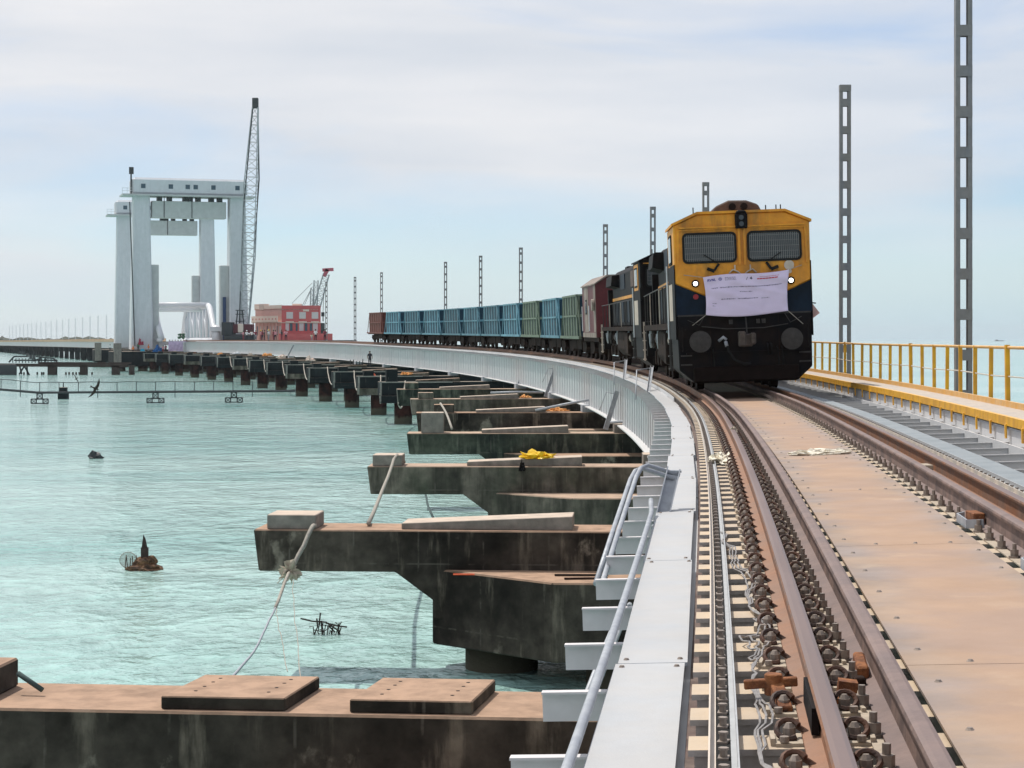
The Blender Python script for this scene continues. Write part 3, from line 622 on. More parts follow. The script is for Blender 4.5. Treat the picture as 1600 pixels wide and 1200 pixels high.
# ------------------------------------------------------------------ overhead line masts
def make_mast(H, pitch=.78):
    t = thing('overhead_line_mast', '', 'mast', (0, 0, 0), 'overhead line masts along the bridge')
    for e in (-1, 1):
        x = e*.115
        MB().box(x-.043, x+.043, -.09, -.078, -2.4, H).box(x-.043, x+.043, .078, .09, -2.4, H).box(x+(e*.035)-.006, x+(e*.035)+.006, -.078, .078, -2.4, H).build('leg', mast_m, t)
    bat = MB().box(-.158, .158, -.10, -.09, 0, .21).mesh('batten', mast_m)
    z = -1.6
    while z < H-.2: link('batten', bat, t, (0, 0, z)); link('batten', bat, t, (0, .19, z)); z += pitch
    MB().box(-.16, .16, -.11, .11, H-.16, H+.02).build('batten', mast_m, t)
    return t
mp0 = make_mast(8.35)
mlab = {37.4: 'nearest and tallest lattice mast, its top out of view, behind the yellow railing', 55.1: 'second lattice mast, standing clear right of the yellow locomotive', 
        90.6: 'lattice mast rising behind the locomotive roof', 108.5: 'lattice mast just left of the cab above the black locomotive hood', 126.6: 'lattice mast above the joint of second locomotive and maroon brake van', 162.6: 'tallest mast behind the blue wagons, nearest the green ones',
        180.8: 'mast behind the middle blue wagons', 197.6: 'mast behind the blue wagons nearest the tail', 235.0: 'mast just left behind the rusty red tail wagon', 254.0: 'mast in open sky left of the red tail wagon', 277.0: 'mast beside the right end of the pink building, a pulley block hanging'}
used = False
for s, lb in mlab.items():
    s2 = s; p = P(s2, 3.9, 0); p.z = EYE-interp(DT, s2)
    rot = (0, 0, -heading(s2)*.6)
    if not used: mp0.location = p; mp0.rotation_euler = rot; mp0['label'] = lb; used = True; mlast = mp0
    else: mlast = dup(mp0, p, rot, lb)
p = mlast.location; hb = thing('pulley_block', 'small dark pulley block hanging beside the mast by the pink building', 'pulley', (p.x-.45, p.y-.3, p.z+3.6))
MB().box(p.x-.7, p.x-.25, p.y-.4, p.y-.2, p.z+3.4, p.z+4.0).build('block', cranem, hb); MB().tube([(p.x-.45, p.y-.3, p.z+4), (p.x-.3, p.y-.3, p.z+7.5)], .04, 5).build('cable', cranem, hb); MB().tube([(p.x-.45, p.y-.3, p.z+3.4), (p.x-.45, p.y-.3, p.z+2.7)], .08, 5).build('hook', cranem, hb)
fm = MB()
for e in (-.13, .13): fm.box(e-.03, e+.03, -.06, .06, -.3, 8.3)
for z in range(9): fm.box(-.16, .16, -.06, .06, z*.95, z*.95+.2)
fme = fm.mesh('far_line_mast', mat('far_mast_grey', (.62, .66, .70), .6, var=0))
for i in range(24):
    s = 500+i*24; o = link('far_line_mast', fme, None, P(s, 3.4, 0)); tag(o, 'faint thin line mast in the receding row left of the towers', 'mast', 'faint masts beyond the lift span')

# ------------------------------------------------------------------ piers
def pile_ring(m, x, y, z0, z1, r, n=18):
    m.tube([(x, y, z0), (x, y, z1)], r, n)
def pier(n, lb):
    s = 18.3*n+.65; c = P(s); base = Vector((c.x, c.y, 0)); top = EYE-interp(DT, s)-(2.49 if n == 1 else 2.52)
    t = thing('bridge_pier', lb, 'bridge pier', (0, 0, 0), 'concrete piers under the curved deck')
    A = n <= 7; mm = {1: conc, 2: conc, 3: conc_mid, 4: concg, 5: conc, 6: conc_mid, 7: concg}.get(n, conc_far)
    XL = -9.75 if n != 1 else -9.9
    if A:
        T = .80 if n < 5 else (.9 if n < 7 else 1.1)
        m = MB().prism_y([(XL, top), (XL+.10, top-T), (-7.0, top-T), (-6.25, top-T-.55), (-6.25, top-1.7), (6, top-1.7), (6, top-T), (6.3, top)], -.7, .7); m.build('crosshead', mm, t, bevel=.025)
        hx = [(-6.3, -.5), (-3.9, -2.55), (3.9, -2.55), (6.3, -.5), (6.3, .5), (3.9, 2.55), (-3.9, 2.55), (-6.3, .5)]
        MB().prism(hx, top-2.2, top-.75).build('pile_cap', conc_mid if n in (3, 5) else conc, t, bevel=.03)
        for x, y in ((-5.0, 0), (-2.6, -1.55), (-2.6, 1.55), (.6, -1.55), (2.9, 1.55), (5, 0)):
            MB().tube([(x, y, -1.5), (x, y, top-2.2)], .71, 20).build('pile', pilem, t, True)
    else:
        MB().box(XL, 5, -.7, .7, top-1.05, top).build('crosshead', mm, t, bevel=.03)
        MB().box(XL+.03, XL+.19, -.73, -.70, top-1.5, top+.01).box(XL, -4.2, -.73, -.70, top-.08, top+.01).build('edge_strip', conc_edge, t)
        MB().box(XL+.15, 5, -1.0, 1.0, top-1.6, top-1.05).build('pile_cap', conc_mid if n % 3 == 0 else mm, t)
        for x in (-7.9, -5.2, -1.5, 2.6):
            MB().tube([(x, -.25 if x < -6 else .5, -1.5), (x, -.25 if x < -6 else .5, top-1.6)], .68, 14).build('pile', pilem, t, True)
    # plinths on top
    if n == 1:
        for a, b in ((-6.66, -5.32), (-4.78, -3.48)):
            pl = MB().hexa([(a, -.60, top), (b-.1, -.60, top), (b, .63, top), (a+.12, .63, top), (a, -.60, top+.13), (b-.1, -.60, top+.13), (b, .63, top+.13), (a+.12, .63, top+.13)]).build('plinth', conc, t, bevel=.012)
            for hx_ in (a+.30, b-.30):
                for hy in (-.3, -.05, .2, .42): MB().tube([(hx_+hy*.1, hy, top+.120), (hx_+hy*.1, hy, top+.133)], .02, 8).build('bolt_hole', black, pl)
        MB().box(-9.9, -8.50, -.5, .5, top, top+.30).build('plinth', conc, t, bevel=.02)
    else:
        hgt = {2: .28, 3: .32, 4: .78, 5: .38, 6: .36, 7: .42, 8: .95}.get(n, .45)
        w = .95 if n in (2, 5) else .85; x0 = {2: -9.5, 3: -9.6, 4: -9.2, 5: -8.9, 6: -9.3}.get(n, -9.2)
        MB().box(x0, x0+w, -.62, .35, top, top+hgt).build('end_block', conc_pale if n in (2, 3, 4) else mm, t, bevel=.015)
        MB().hexa([(-6.9, -.5, top), (-3.6, -.5, top), (-3.6, .45, top), (-6.9, .45, top), (-6.9, -.5, top+.12), (-3.6, -.5, top+.27), (-3.6, .45, top+.27), (-6.9, .45, top+.12)]).build('plinth', conc_pale if n < 8 else conc_mid, t, bevel=.012)
    for x in (-1.5, 1.5):
        MB().box(x-.35, x+.35, -.5, .5, top, top+.34).build('bearing', galv if n > 4 else conc_pale, t, bevel=.01)
    t.location = base; t.rotation_euler = (0, 0, -heading(s)); t['top'] = top
    return t
plab = {1: 'nearest pier crosshead with two drilled square plinths across the bottom', 2: 'second pier with rope tied over its block and hexagonal pile cap below', 3: 'third pier carrying a yellow plastic sheet on its plinth', 4: 'green-streaked pier with tall pale block on its end',
        5: 'dark pier just beyond the tall pale block', 6: 'grey pier second beyond the tall pale block', 7: 'last stepped-arm pier before the row of round-piled ones', 8: 'pier with tall dark block on its end and drooping rope', 9: 'pier between the tall dark block and the orange lifebuoy', 10: 'pier with an orange lifebuoy on its dark face'}
PIERS = {}
for n in range(0, 23):
    if n in plab: lb = plab[n]
    elif n == 0: lb = 'pier below the camera at the very bottom edge'
    elif n <= 20: lb = '%s pier beyond the one with the orange lifebuoy' % ORD[n-10]
    else: lb = 'dark pier nearest the base of the white lift tower' if n == 21 else 'pier directly beneath the white lift tower'
    PIERS[n] = pier(n, lb)
def on_pier(n, x, y, dz=0):
    p = PIERS[n]; a = p.rotation_euler.z
    return Vector((p.location.x+x*math.cos(a)-y*math.sin(a), p.location.y+x*math.sin(a)+y*math.cos(a), p['top']+dz))
# far piers beyond the lift span: alike
fpm = MB().box(-6, 3, -1.0, 1.0, 2.2, 3.6).mesh('crosshead', conc_far)
fpile = MB().tube([(0, 0, -1), (0, 0, 2.2)], .7, 8).mesh('pile', conc_far)
fp0 = None
for i in range(46):
    s = 478+18.3*i; c = P(s); z = EYE-interp(DT, s)-2.1-3.6
    if fp0 is None:
        fp0 = thing('far_bridge_pier', 'dark pier in the merged row beyond the white towers', 'bridge pier', (c.x, c.y, 0), 'far piers beyond the lift span')
        o = link('crosshead', fpm, fp0); o.location = (0, 0, 0)
        for x in (-5, -1.5, 2): q = link('pile', fpile, fp0); q.location = (x, 0, 0)
        fp0.rotation_euler = (0, 0, -heading(s)); fp0.location.z = z
    else: dup(fp0, (c.x, c.y, z), (0, 0, -heading(s)))

# things lying on piers
def draped(name, c, r, mm, lb, cat, seed):
    return crumple(name, c, r, mm, lb, cat, seed, 6)
draped('plastic_sheet', on_pier(3, -4.9, -.35, .22), (.42, .3, .16), yrain, 'bright yellow plastic sheet bundled on the third pier plinth', 'plastic sheet', 40)
draped('dark_rag', on_pier(3, -5.3, -.76, -.12), (.10, .05, .22), black, 'small black rag hanging below the yellow plastic sheet', 'rag', 47)
draped('orange_bundle', on_pier(6, -3.3, -.2, .05), (.38, .3, .14), orangec, 'orange cloth bundle lying on a grey pier top under the leaning posts', 'cloth', 50)
draped('orange_heap', on_pier(5, -3.0, 0, .05), (.45, .3, .14), orangec, 'orange heap on the dark pier beside a grey pipe', 'cloth', 55)
draped('orange_rag', on_pier(9, -5.5, -.3, .1), (.5, .4, .2), orangec, 'orange rag on a middle pier near the waterline', 'cloth', 60)
for i, (xp, yp, z, mm, r, lb) in enumerate(((344, 554, 320, orangec, .55, 'dull orange bundle leftmost on the far pier tops'), (392, 555.5, 300, cream, .5, 'pale bundle between two orange ones on far pier tops'), (419, 556, 280, orangec, .8, 'orange bundle right of the pale one on far pier tops'), (440, 559, 262, creamb, .65, 'cream domed bundle below the pink building'), (486, 564, 215, creamb, .5, 'small cream bundle on a pier right of the pink building'), (369, 553, 305, white_t, .5, 'small white bundle on a far pier top'))):
    c = px(xp, yp, z); crumple('cloth_bundle', c, (r, .5, .36), mm, lb, 'bundle', 70+i*5, 3)
red_strip = MB().box(-.2, .2, -.03, .03, 0, .02).build('red_strip', orangem); red_strip.location = on_pier(2, -5.6, -1.5, -.745); tag(red_strip, 'small red strip on the second pier pile cap', 'strip')
for k, (x, y, w) in enumerate(((-3.4, -1.5, .5), (-3.3, -2.0, .4))):
    o = MB().box(-w, w, -.03, .03, 0, .03).build('rusty_bar', underm); o.location = on_pier(2, x, y, -.742); o.rotation_euler.z = .1*k; tag(o, ('longer' if k == 0 else 'shorter')+' rusty bar lying on the second pier pile cap', 'bar')
# pipes and planks on mid piers
for (a, b, n, mm, w, lb) in (((-2.0, -.2, .38), (1.0, -.3, .55), 4, galv, .05, 'grey pipe lying on the plinth of the pier with the tall pale block'), ((-4.1, -.6, .10), (-.6, -.6, .75), 5, galv, .06, 'long grey pipe propped up against the girder on the dark pier'), ((-5.2, -.5, .34), (-2.2, -.4, .36), 6, galv, .06, 'pale pipe resting along a grey pier top')):
    A_, B_ = on_pier(n, *a[:2], a[2]), on_pier(n, *b[:2], b[2]); o = MB().tube([A_, A_.lerp(B_, .5)+Vector((0, 0, .03)), B_], w, 8).build('loose_pipe', mm, None, True); tag(o, lb, 'pipe')
# lifebuoy
c = on_pier(10, -6.1, -.82, -.55); m = MB(); pts = [(c.x+.30*math.cos(a), c.y, c.z+.30*math.sin(a)) for a in frange(0, 2*math.pi, 19)]
tag(m.tube(pts, .11, 8).build('lifebuoy', orangem, None, True), 'orange lifebuoy hung on the dark face of a far pier', 'lifebuoy')

# ropes
def sag(a, b, dz, n=16):
    return [a.lerp(b, i/(n-1))+Vector((0, 0, -dz*4*(i/(n-1))*(1-i/(n-1)))) for i in range(n)]
def rope(name, pts, r, mm, lb):
    o = wire(pts, r, mm, r*.5, len(pts)*2).build(name, mm, None, True); return tag(o, lb, 'rope')
a0, a1 = px(497, 818, 38.0), px(487, 826, 36.4); kn = px(452, 893, 35.6)
rp = thing('mooring_rope', 'frayed pale rope knotted over the second pier and running down towards the nearest', 'rope', kn)
wire([px(500, 817, 38.2), a1+Vector((0, 0, .03)), px(472, 858, 36.0), kn], .045, ropem, .02, 14).build('strand', ropem, rp, True)
wire([px(430, 950, 32.5)]+[kn], .03, ropem, .01, 6).build('strand', ropem, rp, True)
wire([px(430, 950, 32.5), px(398, 1017, 27), px(355, 1067, 20.2)], .019, galv, .01, 20).build('strand', galv, rp, True)
m = MB().blob(kn, (.13, .1, .13), 5, 3, .8, 3)
for k in range(14): m.tube([kn, kn+Vector((rnd(-.22, .22), rnd(-.1, .1), rnd(-.25, .1)))], .008, 4)
m.build('knot', padm, rp)
for k, (a, b, c_) in enumerate((((457, 905, 35.5), (462, 985, 31), (471, 1062, 22)), ((431, 950, 32.5), (437, 990, 30), (450, 1050, 26)))):
    wire([px(*a), px(*b), px(*c_)], .007, ropem, .03, 24).build('loose_thread', ropem, rp)
rope('slack_rope', [px(632, 722, 55.8), px(619, 709, 55.2), px(610, 735, 52), px(592, 780, 45), px(576, 818, 37.6)], .045, ropem, 'pale rope stretched from the third pier down to the second')
rope('dark_rope', [px(665, 773, 54.8), px(668, 788, 50), px(677, 810, 45)], .03, roped, 'dark rope hanging under the third pier')
rope('slack_rope', [px(688, 630, 90), px(700, 650, 84), px(706, 670, 77)], .05, ropem, 'pale rope between the tall pale block and the dark pier behind')
# hanging ropes from pier to pier
for n, (x0, x1, dz) in enumerate(((9, 8, 1.4), (10, 9, .9), (11, 10, .9), (12, 11, .9), (13, 12, .9), (14, 13, .8), (15, 14, .8), (16, 15, .8), (8, 7, 1.0))):
    A_ = on_pier(x0, -7.8, -.8, .05); B_ = on_pier(x1, -9.7, -.9, -.9)
    pts = sag(A_, B_, dz, 12); rope('hanging_rope', pts, .055, ropem, 'rope drooping from the %s pier beyond the stepped-arm ones' % ORD[n+1] if x0 > 8 else 'rope drooping behind the last stepped-arm pier')
tag(MB().tube([px(28, 1052, 19.7), px(66, 1078, 19.6)], .028, 8).build('cable_end', roped, None, True), 'dark cable end sticking out over the nearest pier at bottom left', 'cable')

# ------------------------------------------------------------------ locomotives
def gauge(m, x0, x1, y0, y1, z0, z1, mi=0): m.box(x0, x1, y0, y1, z0, z1, mi)
def make_loco(label):
    t = thing('diesel_locomotive', label, 'locomotive', (0, 0, 0), 'locomotives of the train')
    def face(z, wd): return wd
    # cab front: lower black, navy, yellow, split along a shallow V
    y0, y1 = 0.35, 3.0
    low = [(-1.12, .22), (1.12, .22), (1.46, .52), (1.48, 1.72), (-1.48, 1.72), (-1.46, .52)]
    MB().prism_y(low, y0, y1).build('pilot', black, t, bevel=.02)
    MB().prism_y([(-1.485, 1.72), (1.485, 1.72), (1.49, 2.42), (.85, 2.14), (-.85, 2.14), (-1.49, 2.42)], y0-.004, y1).build('nose', navy, t)
    cab = MB().prism_y([(-.85, 2.14), (.85, 2.14), (1.49, 2.42), (1.5, 3.72), (.95, 3.95), (-.95, 3.95), (-1.5, 3.72), (-1.49, 2.42)], y0, y1).build('cab', lyel, t, bevel=.03)
    MB().prism_y([(-1.54, 3.70), (-.97, 3.945), (.97, 3.945), (1.54, 3.70), (1.54, 3.755), (.97, 4.0), (-.97, 4.0), (-1.54, 3.755)], y0-.06, y1+.05).build('roof', lyel, t)
    MB().box(-1.38, 1.38, y0-.09, y0+.01, 3.635, 3.665).build('brow', lyel, t)
    # raised rim round the windscreens
    m = MB()
    for e in (-1, 1):
        a, b = e*.055, e*1.40
        m.beam((a, y0-.015, 3.63), (b, y0-.015, 3.60), .05, .04); m.beam((e*1.40, y0-.015, 3.60), (e*1.42, y0-.015, 2.80), .05, .04, up=(0, 1, 0)); m.beam((e*.06, y0-.015, 3.64), (e*.06, y0-.015, 2.8), .05, .05, up=(0, 1, 0))
    m.build('window_rim', lyel, t)
    for e in (-1, 1):
        x0, x1 = sorted((e*.115, e*1.31)); r = .1; z0, z1 = 2.86, 3.54
        def rr(x0, x1, z0, z1, r):
            o = []
            for cx, cz, a in ((x1-r, z1-r, 0), (x0+r, z1-r, 90), (x0+r, z0+r, 180), (x1-r, z0+r, 270)):
                for k in range(4): q = R(a+k*30); o.append((cx+r*math.cos(q), cz+r*math.sin(q)))
            return o
        out, inn = rr(x0, x1, z0, z1, .11), rr(x0+.05, x1-.05, z0+.05, z1-.05, .07)
        m = MB(); vs = [(a, y0-.03, b) for a, b in out]+[(a, y0-.03, b) for a, b in inn]+[(a, y0+.002, b) for a, b in out]
        nn = len(out); m.add(vs, [(i, (i+1) % nn, nn+(i+1) % nn, nn+i) for i in range(nn)]+[(i, 2*nn+i, 2*nn+(i+1) % nn, (i+1) % nn) for i in range(nn)])
        w = m.build('windscreen', rubber, t)
        g = MB(); g.prism_y(inn, y0-.006, y0+.01).build('pane', glass, w)
        m = MB()
        for k in range(26):
            xx = x0+.06+k*(x1-x0-.12)/25; m.box(xx-.006, xx+.006, y0-.026, y0-.016, z0+.05, z1-.05)
        for k in range(5):
            zz = z0+.1+k*.12; m.box(x0+.05, x1-.05, y0-.029, y0-.026, zz-.004, zz+.004)
        m.build('grille', meshw, w)
        MB().beam((e*.55, y0-.04, 2.86), (e*.85, y0-.05, 3.05), .02).beam((e*.62, y0-.04, 2.70), (e*.52, y0-.05, 2.84), .05, .05).beam((e*.62, y0-.04, 2.68), (e*.78, y0-.04, 2.74), .06, .07).build('wiper', rubber, t)
        m = MB(); m.tube([(e*1.05, y0+.02, 2.42), (e*1.05, y0-.05, 2.42)], .085, 16); lamp = m.build('ditch_light', black, t, True)
        MB().tube([(e*1.05, y0-.045, 2.42), (e*1.05, y0-.06, 2.42)], .048, 16).build('lens', lampw if label.startswith('lead') else panew, lamp)
        if e < 0: MB().tube([(e*1.05, y0, 2.13), (e*1.05, y0-.04, 2.13)], .06, 12).build('marker_light', redl, t)
        # buffer
        m = MB(); m.tube([(e*1.0, y0+.05, 1.14), (e*1.0, y0-.30, 1.14)], .12, 16); b_ = m.build('buffer', black, t, True)
        m = MB(); m.tube([(e*1.0, y0-.30, 1.14), (e*1.0, y0-.335, 1.14)], .24, 24); m.tube([(e*1.0, y0-.335, 1.14), (e*1.0, y0-.35, 1.14)], .20, 24, r2=.1); m.build('buffer_head', steelgr, b_)
        MB().tube([(e*1.25, y0-.08, 1.62), (e*1.0, y0-.10, 1.50), (e*.82, y0-.1, 1.80)], .010, 6).build('grab_rail', steelgr, t)
        MB().tube([(e*1.38, y0-.05, .95), (e*1.38, y0-.12, .95), (e*1.38, y0-.12, 1.45), (e*1.38, y0-.05, 1.45)], .014, 6).build('grab_rail', black, t)
    hd = MB().box(-.135, .135, y0-.11, y0+.1, 3.60, 3.93).prism_y([(-.135, 3.93), (.135, 3.93), (.08, 4.0), (-.08, 4.0)], y0-.11, y0+.1).build('headlight', black, t, bevel=.02)
    for z in (3.70, 3.84): MB().tube([(0, y0-.105, z), (0, y0-.12, z)], .055, 14).build('lens', glass, hd)
    # coupler and hoses
    cp = MB().box(-.10, .14, y0-.42, y0+.1, 1.0, 1.28).box(-.18, -.02, y0-.52, y0-.3, 1.0, 1.34).box(.08, .20, y0-.50, y0-.34, 1.04, 1.30).build('coupler', mat('coupler_iron', (.09, .07, .06), .6, .3, var=.3, vs=9), t, bevel=.03)
    MB().tube([(.02, y0-.05, 1.75), (.02, y0-.2, 1.5), (.02, y0-.3, 1.3)], .015, 6).build('lever', steelgr, cp)
    MB().tube([(-.50, y0-.02, 1.22), (-.44, y0-.16, 1.12), (-.38, y0-.22, .92), (-.26, y0-.22, .72), (-.05, y0-.20, .62), (.1, y0-.2, .64)], .028, 8).build('air_hose', rubber, t, True)
    MB().tube([(-.58, y0-.05, 1.14), (-.48, y0-.12, 1.22), (-.42, y0-.14, 1.16)], .035, 8).tube([(-.44, y0-.15, 1.12), (-.42, y0-.2, 1.02)], .04, 8).build('hose_valve', galv, t, True)
    for x in (.48, .56): MB().tube([(x, y0+.02, 1.06), (x, y0-.12, 1.02), (x+.01, y0-.16, .8)], .024, 7).build('air_hose', rubber, t, True)
    MB().box(-1.16, 1.16, y0-.14, y0-.02, .24, .58).build('plough', mat('plough_dark', (.012, .0075, .0065), .85, var=.3, spec=.1), t, bevel=.03)
    MB().box(-1.3, 1.3, y0-.09, y0-.002, .86, .90).box(-1.3, 1.3, y0-.05, y0-.002, 1.40, 1.43).build('step_ledge', black, t)
    for x in (-.75, .75): MB().box(x-.006, x+.006, y0-.006, y0+.01, .6, 1.7).build('panel_seam', underm, t)
    MB().box(-1.46, 1.46, y0-.012, y0+.01, 1.70, 1.735).build('nose_beading', steelgr, t)
    MB().tube([(-.95, y0-.06, 1.47), (-.4, y0-.16, 1.40), (.4, y0-.16, 1.40), (.95, y0-.06, 1.47)], .013, 6).build('uncoupling_bar', steelgr, t)
    for x in (-.72, .70, .8): MB().tube([(x, y0, .98), (x, y0-.10, .95), (x+.02, y0-.12, .7), (x+.02, y0-.05, .58)], .02, 6).build('jumper_hose', rubber, t)
    for x in (-.3, .3, .42): MB().box(x-.04, x+.04, y0-.06, y0, 1.5, 1.6).build('socket', steelgr, t)
    for e in (-1, 1):
        for z in (.62, .82): MB().box(*sorted((e*1.18, e*1.42)), y0-.10, y0, z, z+.03).build('foot_step', steelgr, t)
    # roof exhaust hood with two horns
    ex = MB().prism_y([(-.62, 3.99), (.55, 3.99), (.46, 4.17), (.20, 4.27), (-.2, 4.28), (-.50, 4.15)], 1.1, 2.6).build('roof_hood', roofbr, t, bevel=.03)
    for x in (-.12, .14): MB().tube([(x, 1.02, 4.13), (x, 1.12, 4.13)], .08, 14).build('fan', black, ex)
    for x in (-1.0, .62, .85, .95): MB().tube([(x, 1.0, 3.95), (x, 1.0, 4.14)], .014, 5).build('roof_fitting', black, t)
    # cab side: cream lower panel, doors, windows
    for e in (-1, 1):
        xx = e*1.50
        MB().box(*sorted((xx, xx+e*.012)), 1.35, 2.75, 1.62, 2.45).build('side_panel', cream, t); MB().box(*sorted((xx-e*.01, xx+e*.010)), .36, 2.98, 1.2, 2.85).build('cab_side', black, t)
        w = MB().box(*sorted((xx, xx+e*.02)), 1.2, 2.3, 2.88, 3.55).build('side_window', rubber, t); MB().box(*sorted((xx+e*.02, xx+e*.026)), 1.26, 2.24, 2.94, 3.49).build('pane', glass, w)
        MB().tube([(xx+e*.05, 2.75, 1.2), (xx+e*.05, 2.75, 2.9)], .018, 6).build('grab_rail', white_t, t)
    # long hood and running boards
    MB().prism_y([(-1.0, 1.6), (1.0, 1.6), (1.0, 3.75), (.75, 3.98), (-.75, 3.98), (-1.0, 3.75)], 3.0, 19.3).build('long_hood', black, t, bevel=.03)
    MB().box(-1.5, 1.5, 3.0, 20.2, 1.42, 1.58).build('running_board', underm, t)
    for a, b, mm in ((3.4, 5.4, navy), (12.5, 14.6, navy), (8.4, 9.6, roofbr)):
        MB().box(-1.03, 1.03, a, b, 3.1, 3.7).build('hood_panel', mm, t)
    MB().box(-1.025, 1.025, 5.6, 19.1, 2.68, 2.80).build('stripe', lyel, t)
    for k in range(9):
        y = 5.9+k*1.45; [MB().box(*sorted((e*1.045, e*1.0)), y, y+1.1, 1.75, 2.6).build('hood_door', [black, navy][k % 2], t) for e in (-1, 1)]
    for e in (-1, 1): MB().prism_y([(e*1.35, 3.3), (e*1.0, 3.2), (e*1.0, 3.75), (e*1.3, 3.72)], 15.5, 18.6).build('radiator', black, t)
    for y in (6.5, 9.5, 16.6): MB().box(-.55, .55, y, y+1.2, 3.97, 4.14).build('roof_hatch', roofbr if y < 9 else black, t, bevel=.03)
    MB().box(-1.2, 1.2, 19.3, 19.6, 1.58, 3.2).build('end_wall', black, t)
    # handrail on the running board
    for e in (-1, 1):
        m = MB(); x = e*1.45; m.tube([(x, y, 2.52) for y in frange(3.2, 20.0, 12)], .018, 6); m.build('handrail', steelgr, t, True)
        for k in range(9): y = 3.4+k*2.0; MB().tube([(x, y, 1.5), (x, y, 2.52)], .016, 6).build('handrail_post', steelgr if k % 3 else cream, t)
        # ladders at the ends
        for y in (3.15, 19.7):
            m = MB()
            for dy in (0, .45): m.beam((x+e*.04, y+dy, .45), (x+e*.04, y+dy, 1.7), .04)
            for z in (.5, .8, 1.1, 1.35): m.beam((x+e*.04, y, z), (x+e*.04, y+.45, z), .10, .03)
            m.build('ladder', steelgr if y < 5 else cream, t)
        for y, z, l in ((6.6, 1.15, .9), (13.6, 1.15, 1.0)): MB().tube([(e*1.22, y, z), (e*1.22, y+l, z)], .17, 14).build('air_reservoir', steelgr if y > 10 else cream, t, True)
        for q_ in range(9):
            yy = 3.6+q_*1.8; MB().tube([(e*1.36, yy, 1.4), (e*1.38, yy+.1, 1.05), (e*1.34, yy+.5, .9), (e*1.36, yy+.9, 1.3)], .035, 6).build('pipe', [underm, steelgr, galv][q_ % 3], t)
        MB().box(*sorted((e*1.18, e*1.44)), 6.9, 8.0, .55, 1.35).build('battery_box', underm, t, bevel=.03)
        MB().box(*sorted((e*1.1, e*1.40)), 4.0, 4.7, 1.75, 2.15).build('equipment_box', cream, t)
    MB().prism_y([(-1.2, .45), (1.2, .45), (1.4, .7), (1.4, 1.4), (-1.4, 1.4), (-1.4, .7)], 8.4, 12.2).build('fuel_tank', underm, t, bevel=.04)
    wheel = MB().tube([(-.07, 0, 0), (.07, 0, 0)], .546, 24).tube([(-.10, 0, 0), (-.07, 0, 0)], .57, 24).mesh('wheel', underm)
    for yb in (4.9, 15.6):
        bo = MB()
        for e in (-1, 1):
            x = e*1.12; bo.box(x-.08, x+.08, yb-2.4, yb+2.4, .62, .86)
            for dy in (-1.85, 0, 1.85): bo.box(x-.14, x+.14, yb+dy-.2, yb+dy+.2, .38, .78)
            for dy in (-.95, .95): bo.tube([(x, yb+dy, .50), (x, yb+dy, .95)], .13, 10); bo.box(x-.1, x+.1, yb+dy-.45, yb+dy+.45, .42, .5)
        for dy in (-1.85, 0, 1.85): bo.beam((-.9, yb+dy, .5), (.9, yb+dy, .5), .15)
        b_ = bo.build('bogie', underm, t)
        for dy in (-1.85, 0, 1.85):
            for e in (-1, 1): w = link('wheel', wheel, b_); w.location = (e*.84, yb+dy, .55); w.rotation_euler = (0, 0, 0 if e < 0 else math.pi)
    MB().box(-1.4, 1.4, 20.0, 20.4, .6, 1.58).build('rear_beam', black, t)
    return t
loco1 = make_loco('lead yellow and black diesel locomotive with white banner across its nose')
def place_vehicle(o, s0, L):
    a, b = P(s0), P(s0+L); h = math.atan2(b.x-a.x, b.y-a.y); p = a.lerp(b, 0)
    # keep both ends over the track: shift so bogies sit on the curve
    m0 = P(s0+L*.22); m1 = P(s0+L*.78); h = math.atan2(m1.x-m0.x, m1.y-m0.y); d = Vector((math.sin(h), math.cos(h), (m1.z-m0.z)/(L*.56)))
    o.location = m0-d*(L*.22); o.rotation_euler = (math.atan(d.z), -math.atan(cant(s0+L/2)), -h)
LOCO_S = 42.15
place_vehicle(loco1, LOCO_S, 20.6)
loco2 = dup(loco1, (0, 0, 0), None, 'trailing black locomotive with yellow cab window surround behind the first')
for g in list(loco2.children):
    k_ = g.name.split('.')[0]
    if k_ in ('cab', 'roof', 'window_rim', 'nose', 'side_panel', 'ditch_light', 'roof_hood'):
        g.data = g.data.copy(); g.data.materials.clear(); g.data.materials.append(cream if k_ == 'side_panel' else black)
for e in (-1, 1): MB().box(*sorted((e*1.495, e*1.512)), 1.0, 2.5, 2.78, 3.66).build('window_surround', lyel, loco2)
place_vehicle(loco2, LOCO_S+21.2, 22.8); loco2.scale.y = 1.11

# banner on the nose
def to_loco(p):
    M_ = Matrix.Translation(loco1.location) @ loco1.rotation_euler.to_matrix().to_4x4(); return M_ @ Vector(p)
bn = thing('cloth_banner', 'creased lavender-white cloth banner with printed logos tied across the locomotive nose', 'banner', (0, 0, 0))
nx, nzz = 48, 24; vs = []; fs = []
def bpt(u, v, off=0.):
    tl, tr_, bl, br = Vector((-.885, 2.55)), Vector((1.005, 2.655)), Vector((-.85, 1.72)), Vector((.955, 1.75))
    q = tl.lerp(tr_, u).lerp(bl.lerp(br, u), v); sg = math.sin(math.pi*u)
    z = q.y-.09*sg*v*v*(1-.45*u)+.025*math.sin(math.pi*u*2)*(1-v); xx = q.x+.03*math.sin(math.pi*v)*(1 if u > .5 else -1)*abs(2*u-1)*-1
    fold = .034*noise.noise(Vector((u*5+v*2.4, v*3.2-u*1.5, .4)))+.06*max(0, noise.noise(Vector((u*3-v*5, v*2.2, 2.7))))+.012*math.sin(14*(u+v*.8))*math.exp(-((u-.95)**2+(v-.85)**2)*20)+.03*math.exp(-((u-.86)**2+(v-.9)**2)*60)
    return Vector((xx, .235-.05*sg*v-fold-off, z))
